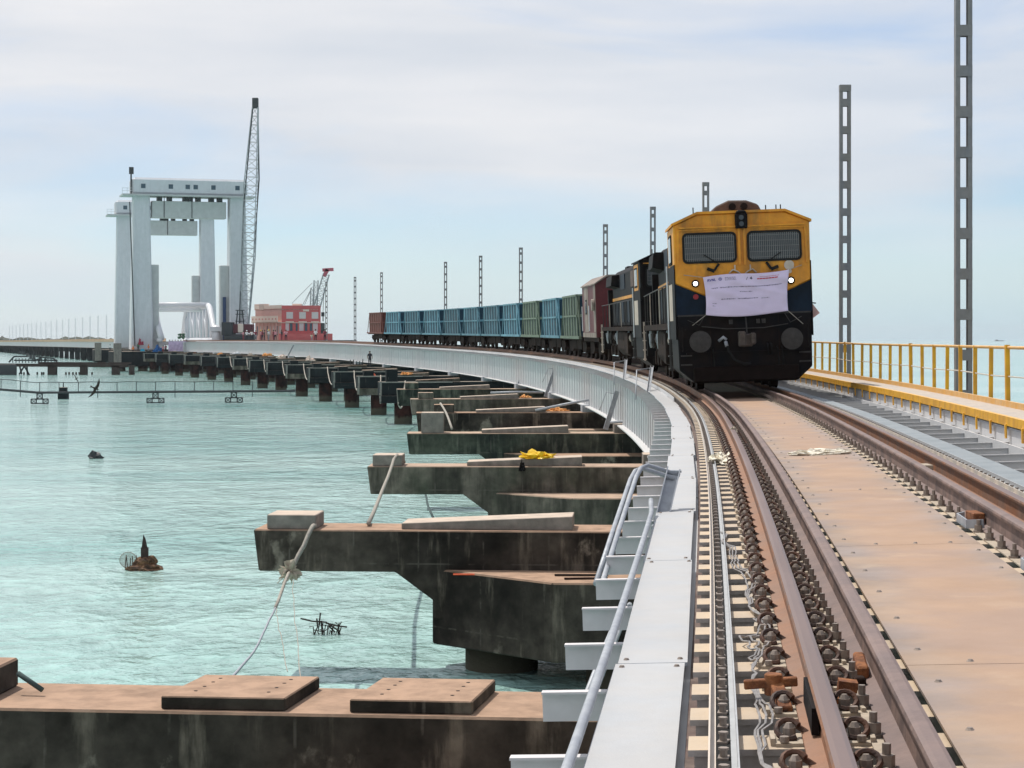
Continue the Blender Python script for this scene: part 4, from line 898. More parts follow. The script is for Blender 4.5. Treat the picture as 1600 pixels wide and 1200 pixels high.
for j in range(nzz+1):
    for i in range(nx+1): vs.append(bpt(i/nx, j/nzz))
for j in range(nzz):
    for i in range(nx): a = j*(nx+1)+i; fs.append((a, a+1, a+nx+2, a+nx+1))
me = MB().add(vs, fs).mesh('cloth', bannerm, smooth=True); cl = link('cloth', me, bn)
sol = cl.modifiers.new('thick', 'SOLIDIFY'); sol.thickness = .004
ink_b = mat('ink_blue', (.06, .06, .30), .7, var=0); ink_r = mat('ink_red', (.50, .03, .06), .7, var=0); ink_g = mat('ink_grey', (.16, .14, .22), .7, var=0); ink_k = mat('ink_dark', (.05, .05, .08), .7, var=0)
def ink(poly, mm, name='print'):        # poly in u,v mapped on to the cloth
    m = MB(); m.add([bpt(u, v, .006) for u, v in poly], [tuple(range(len(poly)))]); return m
def stroke(m, u0, v0, u1, v1, w):
    du, dv = u1-u0, v1-v0; L_ = math.hypot(du*1.9, dv*.85); nu, nv = -dv*.85/L_*w/1.9/2, du*1.9/L_*w/.85/2; k = max(1, int(L_/.05))
    for i in range(k):
        a, b = i/k, (i+1)/k; q = [(u0+du*a+nu, v0+dv*a+nv), (u0+du*b+nu, v0+dv*b+nv), (u0+du*b-nu, v0+dv*b-nv), (u0+du*a-nu, v0+dv*a-nv)]
        m.add([bpt(u, v, .007) for u, v in q], [(0, 1, 2, 3)])
# blue initials (R V N L), drawn as strokes in italic
m = MB(); x0 = .045; ww = .024
def glyph(m, ch, x, v0, v1, w, t_):
    G = {'R': [(0, 1, .15, 0), (.15, 0, .95, .1), (.95, .1, .8, .5), (.8, .5, .1, .5), (.4, .5, .9, 1)], 'V': [(.05, 0, .35, 1), (.35, 1, 1, 0)], 'N': [(0, 1, .15, 0), (.15, 0, .75, 1), (.75, 1, .95, 0)], 'L': [(.15, 0, 0, 1), (0, 1, .8, 1)],
         '4': [(.6, 0, 0, .65), (0, .65, .95, .65), (.65, .2, .5, 1)], '/': [(.8, 0, 0, 1)]}
    for a, b, c, d in G[ch]: stroke(m, x+a*w, v0+b*(v1-v0), x+c*w, v0+d*(v1-v0), t_)
for k, ch in enumerate('RVNL'): glyph(m, ch, x0+k*.027, .075, .135, .022, .012)
m.build('blue_lettering', ink_b, bn)
m = MB()
for rad in (.030, .016):
    for k in range(14): a, b = 2*math.pi*k/14, 2*math.pi*(k+1)/14; stroke(m, .195+rad*.62*math.cos(a), .108+rad*1.15*math.sin(a), .195+rad*.62*math.cos(b), .108+rad*1.15*math.sin(b), .009)
m.build('round_emblem', ink_b, bn)
m = MB()
for r_, v in enumerate((.085, .115, .145)):
    u = .25
    while u < .375: l = rnd(.006, .018); stroke(m, u, v, u+l, v-.001, .012); u += l+.006
m.build('grey_lettering', ink_g, bn)
m = MB(); glyph(m, '/', .50, .085, .16, .022, .01); glyph(m, '4', .545, .08, .15, .03, .014); m.build('slash_mark', ink_k, bn)
m = MB()
u = .63
while u < .86: l = rnd(.012, .035); stroke(m, u, .14, u+l, .138, .024); u += l+.005
u = .66
while u < .88: l = rnd(.006, .014); stroke(m, u, .092, u+l, .090, .010); u += l+.006
m.build('red_lettering', ink_r, bn)
m = MB()
for v, a, b, th in ((.32, .08, .16, .012), (.32, .18, .93, .012), (.44, .42, .57, .010), (.60, .19, .36, .011), (.60, .39, .64, .011), (.615, .68, .78, .008), (.70, .08, .13, .01), (.76, .08, .11, .008)):
    u = a
    while u < b: l = rnd(.006, .022); stroke(m, u, v+rnd(-.003, .003), min(b, u+l), v+rnd(-.003, .003), th*rnd(1.2, 1.9)); u += l+rnd(.003, .009)
m.build('small_print', ink_g, bn)
for a, b in (((-.885, .235, 2.55), (-1.3, .33, 2.62)), ((-.85, .235, 1.72), (-1.15, .28, 1.5)), ((.955, .235, 1.75), (1.28, .28, 1.45)), ((1.005, .235, 2.655), (1.3, .33, 2.75))):
    MB().tube([a, b], .008, 5).build('tie', ropem, bn)
bn.location = loco1.location; bn.rotation_euler = loco1.rotation_euler
# emblem above the banner and small flag
em = thing('nose_emblem', 'small white crest peeping above the banner on the locomotive nose', 'emblem', (0, 0, 0)); m = MB()
for e in (-1, 1):
    m.tube([(e*.30, .33, 2.62), (e*.22, .32, 2.70), (e*.12, .32, 2.66), (e*.05, .32, 2.60)], .018, 6); m.beam((e*.17, .33, 2.69), (e*.17, .33, 2.80), .03, .03)
m.build('crest', cream, em); em.location = loco1.location; em.rotation_euler = loco1.rotation_euler
rb = MB().tube([(1.02, .34, 2.76), (1.02, .325, 2.76)], .11, 16).tube([(1.03, .33, 2.62), (1.03, .315, 2.62)], .045, 12).build('round_badge', cream); tag(rb, 'small pale round badge under the right windscreen', 'badge'); rb.location = loco1.location; rb.rotation_euler = loco1.rotation_euler
fl = thing('small_flag', 'small pinkish pennant sticking out right of the locomotive nose', 'flag', (0, 0, 0))
MB().add([(1.50, .5, 1.80), (1.50, .52, 1.55), (1.68, .5, 1.68), (1.52, .49, 1.9)], [(0, 1, 2), (0, 2, 3)]).build('cloth', mat('pink_cloth', (.62, .40, .38), .8), fl); MB().tube([(1.45, .5, 1.92), (1.60, .5, 1.90)], .014, 5).build('stick', black, fl)
fl.location = loco1.location; fl.rotation_euler = loco1.rotation_euler

# ------------------------------------------------------------------ brake van and wagons
wheel_s = MB().tube([(-.07, 0, 0), (.07, 0, 0)], .48, 18).mesh('wheel', underm)
def bogies(t, L, ys):
    for yb in ys:
        m = MB()
        for e in (-1, 1):
            x = e*1.05; m.add([(x-.1, yb-1.2, .55), (x-.1, yb-.9, .85), (x-.1, yb+.9, .85), (x-.1, yb+1.2, .55), (x-.1, yb+.55, .3), (x-.1, yb-.55, .3), (x+.1, yb-1.2, .55), (x+.1, yb-.9, .85), (x+.1, yb+.9, .85), (x+.1, yb+1.2, .55), (x+.1, yb+.55, .3), (x+.1, yb-.55, .3)],
                [(0, 1, 2, 3, 4, 5), (11, 10, 9, 8, 7, 6)]+[(i, 6+i, 6+(i+1) % 6, (i+1) % 6) for i in range(6)])
        m.box(-1, 1, yb-.2, yb+.2, .5, .85); b_ = m.build('bogie', underm, t)
        for dy in (-1.0, 1.0):
            for e in (-1, 1): w = link('wheel', wheel_s, b_); w.location = (e*.84, yb+dy, .48)
def make_wagon(label, mb, mr_):
    t = thing('open_wagon', label, 'wagon', (0, 0, 0), 'open goods wagons behind the locomotives')
    L = 10.1; T = 3.22; B = 1.12; q = 1.45
    MB().box(-1.45, 1.45, .05, L-.05, .92, B).box(-.25, .25, -.3, L+.3, .95, 1.15).build('underframe', underm, t)
    for e in (-1, 1):
        x = e*1.47; MB().box(*sorted((x, x+e*.02)), q, L-q, B, T).build('side_wall', mb, t)
        for k in range(6):
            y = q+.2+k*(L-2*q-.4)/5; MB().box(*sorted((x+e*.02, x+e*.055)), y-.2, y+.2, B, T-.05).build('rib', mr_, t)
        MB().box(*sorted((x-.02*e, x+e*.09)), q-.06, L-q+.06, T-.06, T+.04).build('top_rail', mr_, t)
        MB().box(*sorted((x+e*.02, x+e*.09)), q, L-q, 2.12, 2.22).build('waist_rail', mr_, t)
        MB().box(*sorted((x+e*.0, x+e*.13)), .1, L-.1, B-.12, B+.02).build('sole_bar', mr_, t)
        for y0, y1 in ((q-.02, .1), (L-q+.02, L-.1)):
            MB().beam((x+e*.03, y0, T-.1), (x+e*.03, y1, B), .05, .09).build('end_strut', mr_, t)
    for y in (q, L-q-.02):
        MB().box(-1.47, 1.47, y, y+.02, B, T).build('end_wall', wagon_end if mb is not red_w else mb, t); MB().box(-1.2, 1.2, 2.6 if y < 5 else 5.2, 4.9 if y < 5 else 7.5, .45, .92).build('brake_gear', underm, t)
        yy = y-.06 if y < 5 else y+.02
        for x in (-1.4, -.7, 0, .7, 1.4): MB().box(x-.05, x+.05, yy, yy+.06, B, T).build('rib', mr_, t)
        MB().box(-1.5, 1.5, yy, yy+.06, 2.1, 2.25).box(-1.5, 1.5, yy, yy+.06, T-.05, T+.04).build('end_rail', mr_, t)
    bogies(t, L, (1.9, L-1.9))
    return t
vcream = mat('van_dull_cream', (.34, .29, .25), .7, var=.25, vs=4, streak=(.2, .15, .13))
def make_van(label):
    t = thing('brake_van', label, 'brake van', (0, 0, 0)); L = 8.0
    MB().prism_y([(-1.45, 1.1), (1.45, 1.1), (1.45, 3.55), (.9, 3.9), (-.9, 3.9), (-1.45, 3.55)], .5, L-.5).build('body', maroon, t, bevel=.03)
    MB().prism_y([(-1.5, 3.52), (-.92, 3.88), (.92, 3.88), (1.5, 3.52), (1.5, 3.58), (.92, 3.96), (-.92, 3.96), (-1.5, 3.58)], .3, L-.3).build('roof', vcream, t)
    for e in (-1, 1):
        x = e*1.45
        for a, b in ((.55, 1.6), (4.2, 6.4)): MB().box(*sorted((x, x+e*.015)), a, b, 1.35, 3.5).build('side_panel', vcream, t)
        for y in (4.8,): w = MB().box(*sorted((x+e*.015, x+e*.03)), y, y+.9, 2.2, 2.9).build('window', rubber, t); MB().box(*sorted((x+e*.03, x+e*.036)), y+.08, y+.82, 2.28, 2.82).build('pane', glass, w)
        MB().box(*sorted((x, x+e*.02)), .5, L-.5, 1.1, 1.32).build('sill_band', vcream, t)
        for y in (3.4, 7.1): MB().tube([(x+e*.06, y, 1.4), (x+e*.06, y, 2.6)], .025, 6).build('grab_rail', white_t, t)
        MB().tube([(x+e*.05, 1.0, 2.6), (x+e*.16, 1.0, 2.6)], .28, 14).build('side_lamp', vcream, t)
    MB().box(-1.4, 1.4, .1, L-.1, .9, 1.1).build('underframe', underm, t)
    bogies(t, L, (1.9, L-1.9)); return t
sV = LOCO_S+45.4
van = make_van('maroon and cream brake van between the black locomotive and the wagons'); place_vehicle(van, sV, 8.0)
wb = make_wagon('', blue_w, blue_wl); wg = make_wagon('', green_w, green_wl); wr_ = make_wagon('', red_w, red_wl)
seq = [('g', 'dull green open wagon nearest the maroon brake van'), ('b', 'single blue open wagon between the two green ones'), ('g', 'dull green open wagon nearer the tail of the train'), ('b', 'blue open wagon directly behind the rear green one'), ('b', 'second blue open wagon behind the rear green one'), ('b', 'third blue open wagon behind the rear green one'),
       ('b', 'fourth blue wagon, in the middle of the blue run'), ('b', 'third blue wagon ahead of the red tail wagon'), ('b', 'second blue wagon ahead of the red tail wagon'), ('b', 'blue open wagon coupled to the red tail wagon'), ('r', 'rusty red open wagon at the tail of the train')]
usedw = set(); usedv = []; s = sV+8.5
for c, lb in seq:
    src = {'g': wg, 'b': wb, 'r': wr_}[c]
    if c in usedw: o = dup(src, (0, 0, 0), None, lb)
    else: o = src; usedw.add(c); o['label'] = lb
    place_vehicle(o, s, 10.1); s += 10.75
    vi = len(usedv); usedv.append(c)
    if c in 'bg':
        k1, k2 = (.75, 1.0, .9, 1.15, .8, 1.0, .7, 1.1, .9, 1.2)[vi % 10], (1, .8, 1.1, .9, 1, .75, 1.05, .85, 1, 1)[vi % 10]
        for g in o.children:
            nm_ = g.name.split('.')[0]
            if nm_ in ('side_wall', 'rib', 'top_rail', 'waist_rail', 'sole_bar', 'end_strut'):
                b_ = {'b': ((.014, .07, .115), (.14, .31, .39)), 'g': ((.045, .075, .055), (.19, .25, .18))}[c][0 if nm_ == 'side_wall' else 1]  # second tone is paler: sunlight on ribs and rails painted in
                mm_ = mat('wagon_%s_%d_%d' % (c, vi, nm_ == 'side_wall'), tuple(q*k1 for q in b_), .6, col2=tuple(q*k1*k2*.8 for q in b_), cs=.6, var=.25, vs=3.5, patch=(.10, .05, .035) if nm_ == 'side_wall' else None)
                key_ = (g.data.name, vi)
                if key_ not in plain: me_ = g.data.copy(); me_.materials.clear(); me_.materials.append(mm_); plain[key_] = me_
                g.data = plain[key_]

# ------------------------------------------------------------------ lift towers and lift span
def fr_at(s):
    c = P(s); a = heading(s)+R(0); r = Vector((math.cos(a), -math.sin(a), 0)); f = Vector((math.sin(a), math.cos(a), 0)); return Vector((c.x, c.y, 0)), r, f
def make_tower(s, lb, cx=0.):
    c, r, f = fr_at(s); t = thing('lift_tower', lb, 'bridge tower', (0, 0, 0), 'lift span towers')
    Z0 = 4.2; ZB = 35.6; ZT = 39.0; W = 11.5
    for e in (-1, 1):
        x0, x1 = (e*W, e*(W-3.6)); x0, x1 = min(x0, x1), max(x0, x1)
        m = MB(); b0 = .4; m.hexa([(x0-(b0 if e < 0 else 0), -2.2, Z0), (x1+(b0 if e > 0 else .5), -2.2, Z0), (x1+(b0 if e > 0 else .5), 2.2, Z0), (x0-(b0 if e < 0 else 0), 2.2, Z0), (x0+.2, -1.9, ZB), (x1-.2, -1.9, ZB), (x1-.2, 1.9, ZB), (x0+.2, 1.9, ZB)]).build('leg', white_s, t, bevel=.25)
        g = e*(W-4.4); MB().box(g-.9, g+.9, -1.0, 1.0, Z0, 21.5).build('guide_column', grey_cw, t, bevel=.08)
    MB().prism_y([(-W-.3, ZB), (W+.1, ZB), (W+.1, ZT-.6), (W-.2, ZT), (-W, ZT), (-W-.3, ZT-.6)], -2.6, 2.6).build('head_beam', white_s, t, bevel=.45)
    MB().box(-W-2.2, W+1.6, -3.2, 3.2, ZB-.30, ZB+.02).build('platform', grey_cw, t)
    for x in (-W+2.0, -4.0, -.6, 1.0, 4.6, W-2.0):
        h = MB().box(x-.45, x+.45, -2.62, -2.5, 36.8, 37.7).build('hatch', dpane, t)
    MB().box(-W+3.9, W-4.1, -1.4, 1.4, 31.0, 34.4).build('counterweight', grey_cw, t, bevel=.08)
    for x in (-6, -4, -.8, .2, 1.8, 4.5, 6.2): MB().box(x-.45, x+.45, -1.2, 1.2, 34.4, 35.3).build('sheave', cranem, t)
    for x in (-5.2, .4): MB().box(x-.07, x+.07, -1.5, -1.4, 31, 35.3).build('cable', cranem, t)
    m = MB()
    for x0, x1 in ((-W-2.2, -W-.3),):
        for z in (.6, 1.15): m.beam((x0, -3.1, ZB+z), (x1, -3.1, ZB+z), .08)
        for x in (x0, (x0+x1)/2): m.beam((x, -3.1, ZB), (x, -3.1, ZB+1.2), .08)
    m.build('platform_rail', white_t, t)
    t.location = c+r*(1.3 if s < 430 else 2.2); t.rotation_euler = (0, 0, -heading(s)); return t
T1, T2 = 401., 466.
tw1 = make_tower(T1, 'nearer white steel lift tower, a portal with box legs and deep head beam')
m = MB().tube([(-11.9, -2.4, 35.6), (-11.9, -2.4, 40.8)], .16, 6).build('mast_pole', cranem, None); 
m.parent = tw1; MB().box(-12.3, -11.4, -2.6, -2.2, 39.6, 41).build('beacon', cranem, None).parent = tw1
MB().tube([(-12.2, -2.5, 34), (-11.2, -2.8, 5)], .12, 5).build('cable', cranem, None).parent = tw1
tw2 = make_tower(T2, 'farther white steel lift tower, lower in view behind the nearer one')
ls = thing('lift_span', 'white arched tubular truss lift span standing between the towers', 'bridge span', (0, 0, 0))
s0, s1 = T1-1.5, T2-3
def LP(s, d, z): c, r, f = fr_at(s); return c+r*d+Vector((0, 0, z))
for e in (-1, 1):
    d = e*5.6+.6; tp = 13.4
    MB().tube([LP(s0-3, d+.2, 6.6), LP(s0+1, d, 8.9), LP(s0+4, d, 11.0), LP(s0+7, d, 12.9), LP(s0+9.5, d, tp), LP(s0+14, d, tp)]+[LP(q, d, tp) for q in frange(s0+20, s1-14, 5)]+[LP(s1-9, d, tp), LP(s1-4, d, 11), LP(s1, d, 7)], .62, 12).build('top_chord', white_t, ls, True)
    MB().tube([LP(q, d, 6.2) for q in frange(s0-3, s1, 8)], .5, 8).build('bottom_chord', white_t, ls, True)
    for k in range(9):
        q = s0+5+k*(s1-s0-10)/8; MB().tube([LP(q, d, 6.2), LP(q, d, tp-.2 if 0 < k < 8 else 11.5)], .3, 8).build('hanger', white_t, ls, True)
        if k < 8 and k % 2: q2 = s0+5+(k+1)*(s1-s0-10)/8; MB().tube([LP(q, d, 6.4), LP(q2, d, tp-.3)], .2, 6).build('diagonal', white_t, ls, True)
for q, z in ((s0+9.5, 13.45), (s0+22, 12.8), (s1-9, 13.4)):
    MB().tube([LP(q, -5.0, z), LP(q, 6.2, z)], .62, 10).build('portal_beam', white_t, ls, True)
MB().tube([LP(s0-5, 6.0, 5.6), LP(s0-3, 6.0, 8.8)], .9, 12).build('end_post', white_t, ls, True); MB().box(*(lambda c: (c.x-1.6, c.x+3.4, c.y-1, c.y+1, 8.0, 8.9))(LP(s0-4, 6.5, 0))).build('end_beam', white_t, ls)
MB().sweep([(-5, -1.0), (6, -1.0), (6, -.3), (-5, -.3)], frange(s0, s1+6, 12)).build('floor', paint_g, ls)
# lift pier blocks under the towers
def lift_pier(s, lb, x0, x1):
    t = thing('lift_span_pier', lb, 'bridge pier', (0, 0, 0)); MB().box(x0, x1, -5, 5, 1.1, 4.0).build('pile_cap', conc_far, t, bevel=.1)
    for k in range(7): x = x0+1.6+k*(x1-x0-3.2)/6; MB().tube([(x, -3.6, -1), (x, -3.6, 1.1)], .95, 12).build('pile', pilem, t, True)
    MB().box(x0+.1, x0+1.6, -5.2, -4.2, 1.4, 5.6).build('fender_post', conc_pale, t)
    c, r, f = fr_at(s); t.location = c; t.rotation_euler = (0, 0, -heading(s)); return t
lift_pier(T1-1, 'massive dark concrete pier under the nearer white tower', -14.5, 15)
lift_pier(T2, 'massive dark concrete pier under the farther white tower', -14.5, 12)
# deck girder between last approach span and tower
tag(MB().sweep([(-2, -2.2), (2, -2.2), (2, -.3), (-2, -.3)], frange(385, 400, 4)).build('end_span', paint_g), 'short grey deck span joining the approach girders to the lift tower', 'bridge span')

# navy post, working platform, control building, cranes
tag(MB().box(-59.1, -58.5, 392.3, 392.9, 4, 15.0).build('navy_post', navyp), 'tall narrow navy steel post at the foot of the nearer tower', 'post')
pf = thing('building_platform', 'low concrete platform on piles carrying the pink control building', 'platform', (-45, 400, 0))
MB().prism([(-60, 383), (-36, 391), (-33, 408), (-62, 402)], 4.6, 6.2).build('slab', conc_far, pf)
for X, Y in ((-57, 386), (-51, 388), (-45, 390), (-39, 393), (-56, 398), (-40, 403)): MB().tube([(X, Y, -1), (X, Y, 4.6)], .9, 10).build('pile', pilem, pf, True)
# building: long pale face to the left, red gable face to the camera
Zb = 6.2; yA = 392.
def bld():
    t = thing('control_building', 'two-storey pink and red control building beside the track', 'building', (-44, 392, Zb))
    # corners: front-left (facade corner) A, front-right B, back-left C
    A = Vector(((440-800)*yA/3000, yA, 0)); B = Vector(((501-800)*(yA+1.5)/3000, yA+1.5, 0)); C = Vector(((399-800)*(yA+12)/3000, yA+12, 0)); D = C+(B-A)
    H = 7.1
    def wallbox(P0, P1, z0, z1, th, mm, nm, par=t, out=0.):
        d = (P1-P0).normalized(); n = Vector((d.y, -d.x, 0))
        p0, p1 = P0+n*out, P1+n*out; q = [p0, p1, p1-n*th, p0-n*th]
        return MB().hexa([v+Vector((0, 0, z0)) for v in q]+[v+Vector((0, 0, z1)) for v in q]).build(nm, mm, par)
    z = Zb
    wallbox(A, B, z, z+H, .3, redb, 'front_wall'); wallbox(C, A, z, z+H-.6, .3, pinkb, 'side_wall'); wallbox(B, D, z, z+H-.6, .3, redb, 'right_wall'); wallbox(D, C, z, z+H-.6, .3, pinkb, 'rear_wall')
    MB().hexa([v+Vector((0, 0, z+H-.9)) for v in (A, B, D, C)]+[v+Vector((0, 0, z+H-.75)) for v in (A, B, D, C)]).build('roof', creamb, t)
    wallbox(C, A, z+3.6, z+5.0, .1, creamb, 'balcony_band', t, .9)
    wallbox(C, A, z+3.6, z+3.75, 1.0, creamb, 'balcony_floor', t, .9)
    wallbox(C, A, z+H-.6, z+H+.1, .2, creamb, 'parapet', t, .1)
    L_ = (B-A); d = L_.normalized()
    for k, u in enumerate((.12, .45, .77)):
        p0 = A+d*(u*L_.length); w = wallbox(p0, p0+d*1.35, z+4.4, z+5.75, .08, panew, 'window', t, .05); wallbox(p0+d*.1, p0+d*1.25, z+4.5, z+5.65, .03, panew, 'pane', w, .075)
        wallbox(p0-d*.15, p0+d*1.5, z+3.62, z+3.85, .5, creamb, 'canopy', t, .45)
    for k, (u, ww, mm) in enumerate(((.10, .7, panew), (.21, .55, dpane), (.36, .4, dpane), (.45, .9, panew), (.59, .55, dpane), (.72, .5, dpane), (.80, 1.0, panew))):
        p0 = A+d*(u*L_.length); w = wallbox(p0, p0+d*ww, z+1.9, z+3.45, .08, mm, 'window', t, .05); wallbox(p0+d*.06, p0+d*(ww-.06), z+1.98, z+3.37, .03, mm, 'pane', w, .075)
    wallbox(A+d*-.1, B+d*.1, z+3.5, z+3.62, .3, creamb, 'string_course', t, .2)
    wallbox(A+d*-.6, B+d*2.2, z, z+1.35, 2.6, redb, 'base_wall', t, 2.4)
    e = (A-C).normalized(); L2 = (A-C).length
    for k in range(8):
        p0 = C+e*(.5+k*L2/8); wallbox(p0, p0+e*.9, z+1.0, z+2.9, .06, panew if k % 3 else dpane, 'window', t, .04)
        p0 = C+e*(.6+k*L2/8); wallbox(p0, p0+e*.45, z+4.2, z+4.5, .05, redb, 'balcony_opening', t, .93)
        wallbox(p0, p0+e*.18, z, z+3.6, .18, pinkb, 'column', t, .85)
    for p in (C+Vector((.8, 0, 0)), C.lerp(A, .33), B.lerp(D, .4)-Vector((2.6, 0, 0))): MB().box(p.x-1, p.x+.9, p.y, p.y+1.6, z+H-.8, z+H+.45).build('roof_box', creamb, t)
    p = A+d*(L_.length*.55); wallbox(p, p+d*1.2, z+5.9, z+6.3, .1, creamb, 'sign_panel', t, .12)
bld()
def lattice(m, a, b, w0, w1, n, r=.07, rl=None):
    a, b = Vector(a), Vector(b); d = (b-a).normalized(); u = d.cross(Vector((0, 1, 0))).normalized(); v = d.cross(u).normalized(); rl = rl or r*.6
    cs = []
    for i in range(n+1):
        t = i/n; w = w0+(w1-w0)*t; c = a.lerp(b, t); cs.append([c+u*w/2*e+v*w/2*g for e, g in ((-1, -1), (1, -1), (1, 1), (-1, 1))])
    for k in range(4): m.tube([c[k] for c in cs], r, 5)
    for i in range(n):
        for k in range(4):
            k2 = (k+1) % 4; m.tube([cs[i][k], cs[i+1][k2]], rl, 4); m.tube([cs[i][k2], cs[i+1][k2]] if False else [cs[i][k], cs[i][k2]], rl, 4)
cr_ = thing('crawler_crane', 'tall dark crawler crane with lattice boom right of the nearer white tower', 'crane', (-54.5, 386, 6.2))
m = MB(); ba = px(382, 508, 386); bmid = px(392, 290, 386); bt = px(399, 168, 386)
lattice(m, ba, px(388, 400, 386), 1.6, 2.5, 8, .10, .05); lattice(m, px(388, 400, 386), bmid, 2.5, 2.5, 9, .10, .05); lattice(m, bmid, bt, 2.5, 1.1, 9, .10, .05)
m.build('boom', cranel, cr_)
m = MB(); m.tube([px(374, 505, 385), px(380, 330, 385), px(395, 170, 385)], .13, 5); m.build('hoist_cable', cranem, cr_)
m = MB(); m.tube([px(403, 168, 387), px(405, 280, 387), px(389, 505, 387)], .12, 5); m.build('pendant_cable', cranem, cr_)
c = px(399, 160, 386); MB().box(c.x-.6, c.x+.6, c.y-.5, c.y+.5, c.z-1.2, c.z+.9).build('boom_head', cranem, cr_, bevel=.1)
m = MB(); g = px(375, 500, 385)
for e in (-1, 1): m.tube([(g.x+e*1.0, g.y, 7.2), (g.x+e*.45, g.y, 12.2)], .14, 5)
for z in (8.5, 10, 11.4, 12.2): m.beam((g.x-.9, g.y, z), (g.x+.9, g.y, z), .16)
m.build('gantry', cranem, cr_)
MB().box(g.x-2.2, g.x+2.6, g.y-1.5, g.y+2, 7.6, 9.4).build('machine_house', mat('crane_maroon', (.12, .03, .04), .6, var=.3), cr_, bevel=.1)
MB().box(g.x-3.4, g.x-1.2, g.y-2, g.y+1, 7.2, 9.8).build('cab', cranem, cr_, bevel=.1)
MB().box(g.x-.2, g.x+.9, g.y-1.8, g.y-1.5, 7.7, 9.5).build('fuel_drum', creamb, cr_, bevel=.15)
for e in (-1, 1): MB().box(g.x-3, g.x+3, g.y+e*1.6-.4, g.y+e*1.6+.4, 6.2, 7.4).build('crawler_track', cranem, cr_, bevel=.3)
c2 = thing('lattice_crane', 'small pale lattice crane with pink boom head behind the pink building', 'crane', px(488, 528, 425)); zz = 425
m = MB(); lattice(m, px(488, 505, zz), px(510, 428, zz), 1.5, 1.3, 10, .09, .05); m.build('boom', cranel, c2)
m = MB(); lattice(m, px(491, 505, zz), px(494, 438, zz), 1.0, .9, 9, .09, .05); lattice(m, px(487, 505, zz), px(488, 450, zz), .8, .7, 7, .08, .05); m.build('mast', cranel, c2)
m = MB(); m.beam(px(506, 432, zz), px(512, 421, zz), .9, .8); m.beam(px(504, 422, zz), px(521, 421, zz), .9, .7); m.build('boom_head', cranep, c2)
m = MB()
for a in ((476, 476), (472, 478), (456, 474)): m.tube([px(*a, zz), px(488, 448 if a[0] > 460 else 442, zz)], .07, 4)
m.build('stay_cable', cranel, c2)
MB().box(*(lambda c: (c.x-2, c.x+2.4, c.y-1, c.y+1, 6.4, 10))(px(490, 520, zz))).build('machine_house', cranem, c2)

# ------------------------------------------------------------------ people
def make_person_mesh(pose):
    bm = bmesh.new(); V = {}
    ln = {'stand': dict(kneeL=(-.1, .0, .48), kneeR=(.11, .02, .48), elL=(-.27, .02, 1.12), haL=(-.26, -.08, .88), elR=(.27, .02, 1.12), haR=(.27, -.06, .87)),
          'reach': dict(kneeL=(-.12, -.03, .48), kneeR=(.13, .05, .48), elL=(-.30, -.15, 1.2), haL=(-.2, -.38, 1.2), elR=(.29, .02, 1.12), haR=(.22, -.15, .98))}[pose]
    J = {'pel': ((0, 0, .93), .15), 'wa': ((0, 0, 1.08), .13), 'ch': ((0, .01, 1.28), .17), 'ne': ((0, 0, 1.46), .06), 'he': ((0, -.015, 1.58), .095), 'ht': ((0, -.01, 1.67), .085),
         'hL': ((-.1, 0, .88), .10), 'kL': (ln['kneeL'], .065), 'aL': ((-.11, .02, .08), .045), 'fL': ((-.12, -.14, .04), .04), 'hR': ((.1, 0, .88), .10), 'kR': (ln['kneeR'], .065), 'aR': ((.13, .03, .08), .045), 'fR': ((.14, -.13, .04), .04),
         'sL': ((-.19, .01, 1.39), .07), 'eL': (ln['elL'], .045), 'wL': (ln['haL'], .035), 'sR': ((.19, .01, 1.39), .07), 'eR': (ln['elR'], .045), 'wR': (ln['haR'], .035)}
    for k, (c, r) in J.items(): V[k] = bm.verts.new(c)
    for a, b in (('pel', 'wa'), ('wa', 'ch'), ('ch', 'ne'), ('ne', 'he'), ('he', 'ht'), ('pel', 'hL'), ('hL', 'kL'), ('kL', 'aL'), ('aL', 'fL'), ('pel', 'hR'), ('hR', 'kR'), ('kR', 'aR'), ('aR', 'fR'), ('ch', 'sL'), ('sL', 'eL'), ('eL', 'wL'), ('ch', 'sR'), ('sR', 'eR'), ('eR', 'wR')): bm.edges.new((V[a], V[b]))
    me = bpy.data.meshes.new('p'); bm.to_mesh(me); bm.free(); o = bpy.data.objects.new('p', me); COL.objects.link(o)
    sk = o.modifiers.new('s', 'SKIN'); sk.use_smooth_shade = True
    for i, (k, (c, r)) in enumerate(J.items()): me.skin_vertices[0].data[i].radius = (r, r*.85 if k in ('ch', 'wa', 'pel') else r)
    me.skin_vertices[0].data[0].use_root = True
    o.modifiers.new('sub', 'SUBSURF').levels = 1
    dg = bpy.context.evaluated_depsgraph_get(); out = bpy.data.meshes.new_from_object(o.evaluated_get(dg)); bpy.data.objects.remove(o)
    return out
skin = mat('brown_skin', (.22, .12, .08), .6, var=0); hairm = mat('black_hair', (.015, .012, .012), .7, var=0)
base = {k: make_person_mesh(k) for k in ('stand', 'reach')}
hair = MB().blob((0, .01, 1.66), (.10, .11, .09), 2, 2, .1)
hair_me = hair.mesh('hair', hairm, smooth=True); helm_me = {c: MB().blob((0, 0, 1.70), (.13, .15, .09), 1, 2, .03).mesh('helmet', mat('helmet_'+c, col, .4, var=0), smooth=True) for c, col in (('yellow', (.8, .55, .05)), ('white', (.8, .8, .8)), ('orange', (.8, .25, .05)))}
SH = {'white': (.7, .7, .7), 'maroon': (.22, .04, .06), 'pink': (.62, .30, .34), 'blue': (.05, .12, .35), 'black': (.03, .03, .04), 'orange': (.75, .22, .05), 'green': (.06, .25, .14), 'grey': (.3, .3, .32), 'cream': (.6, .52, .4)}
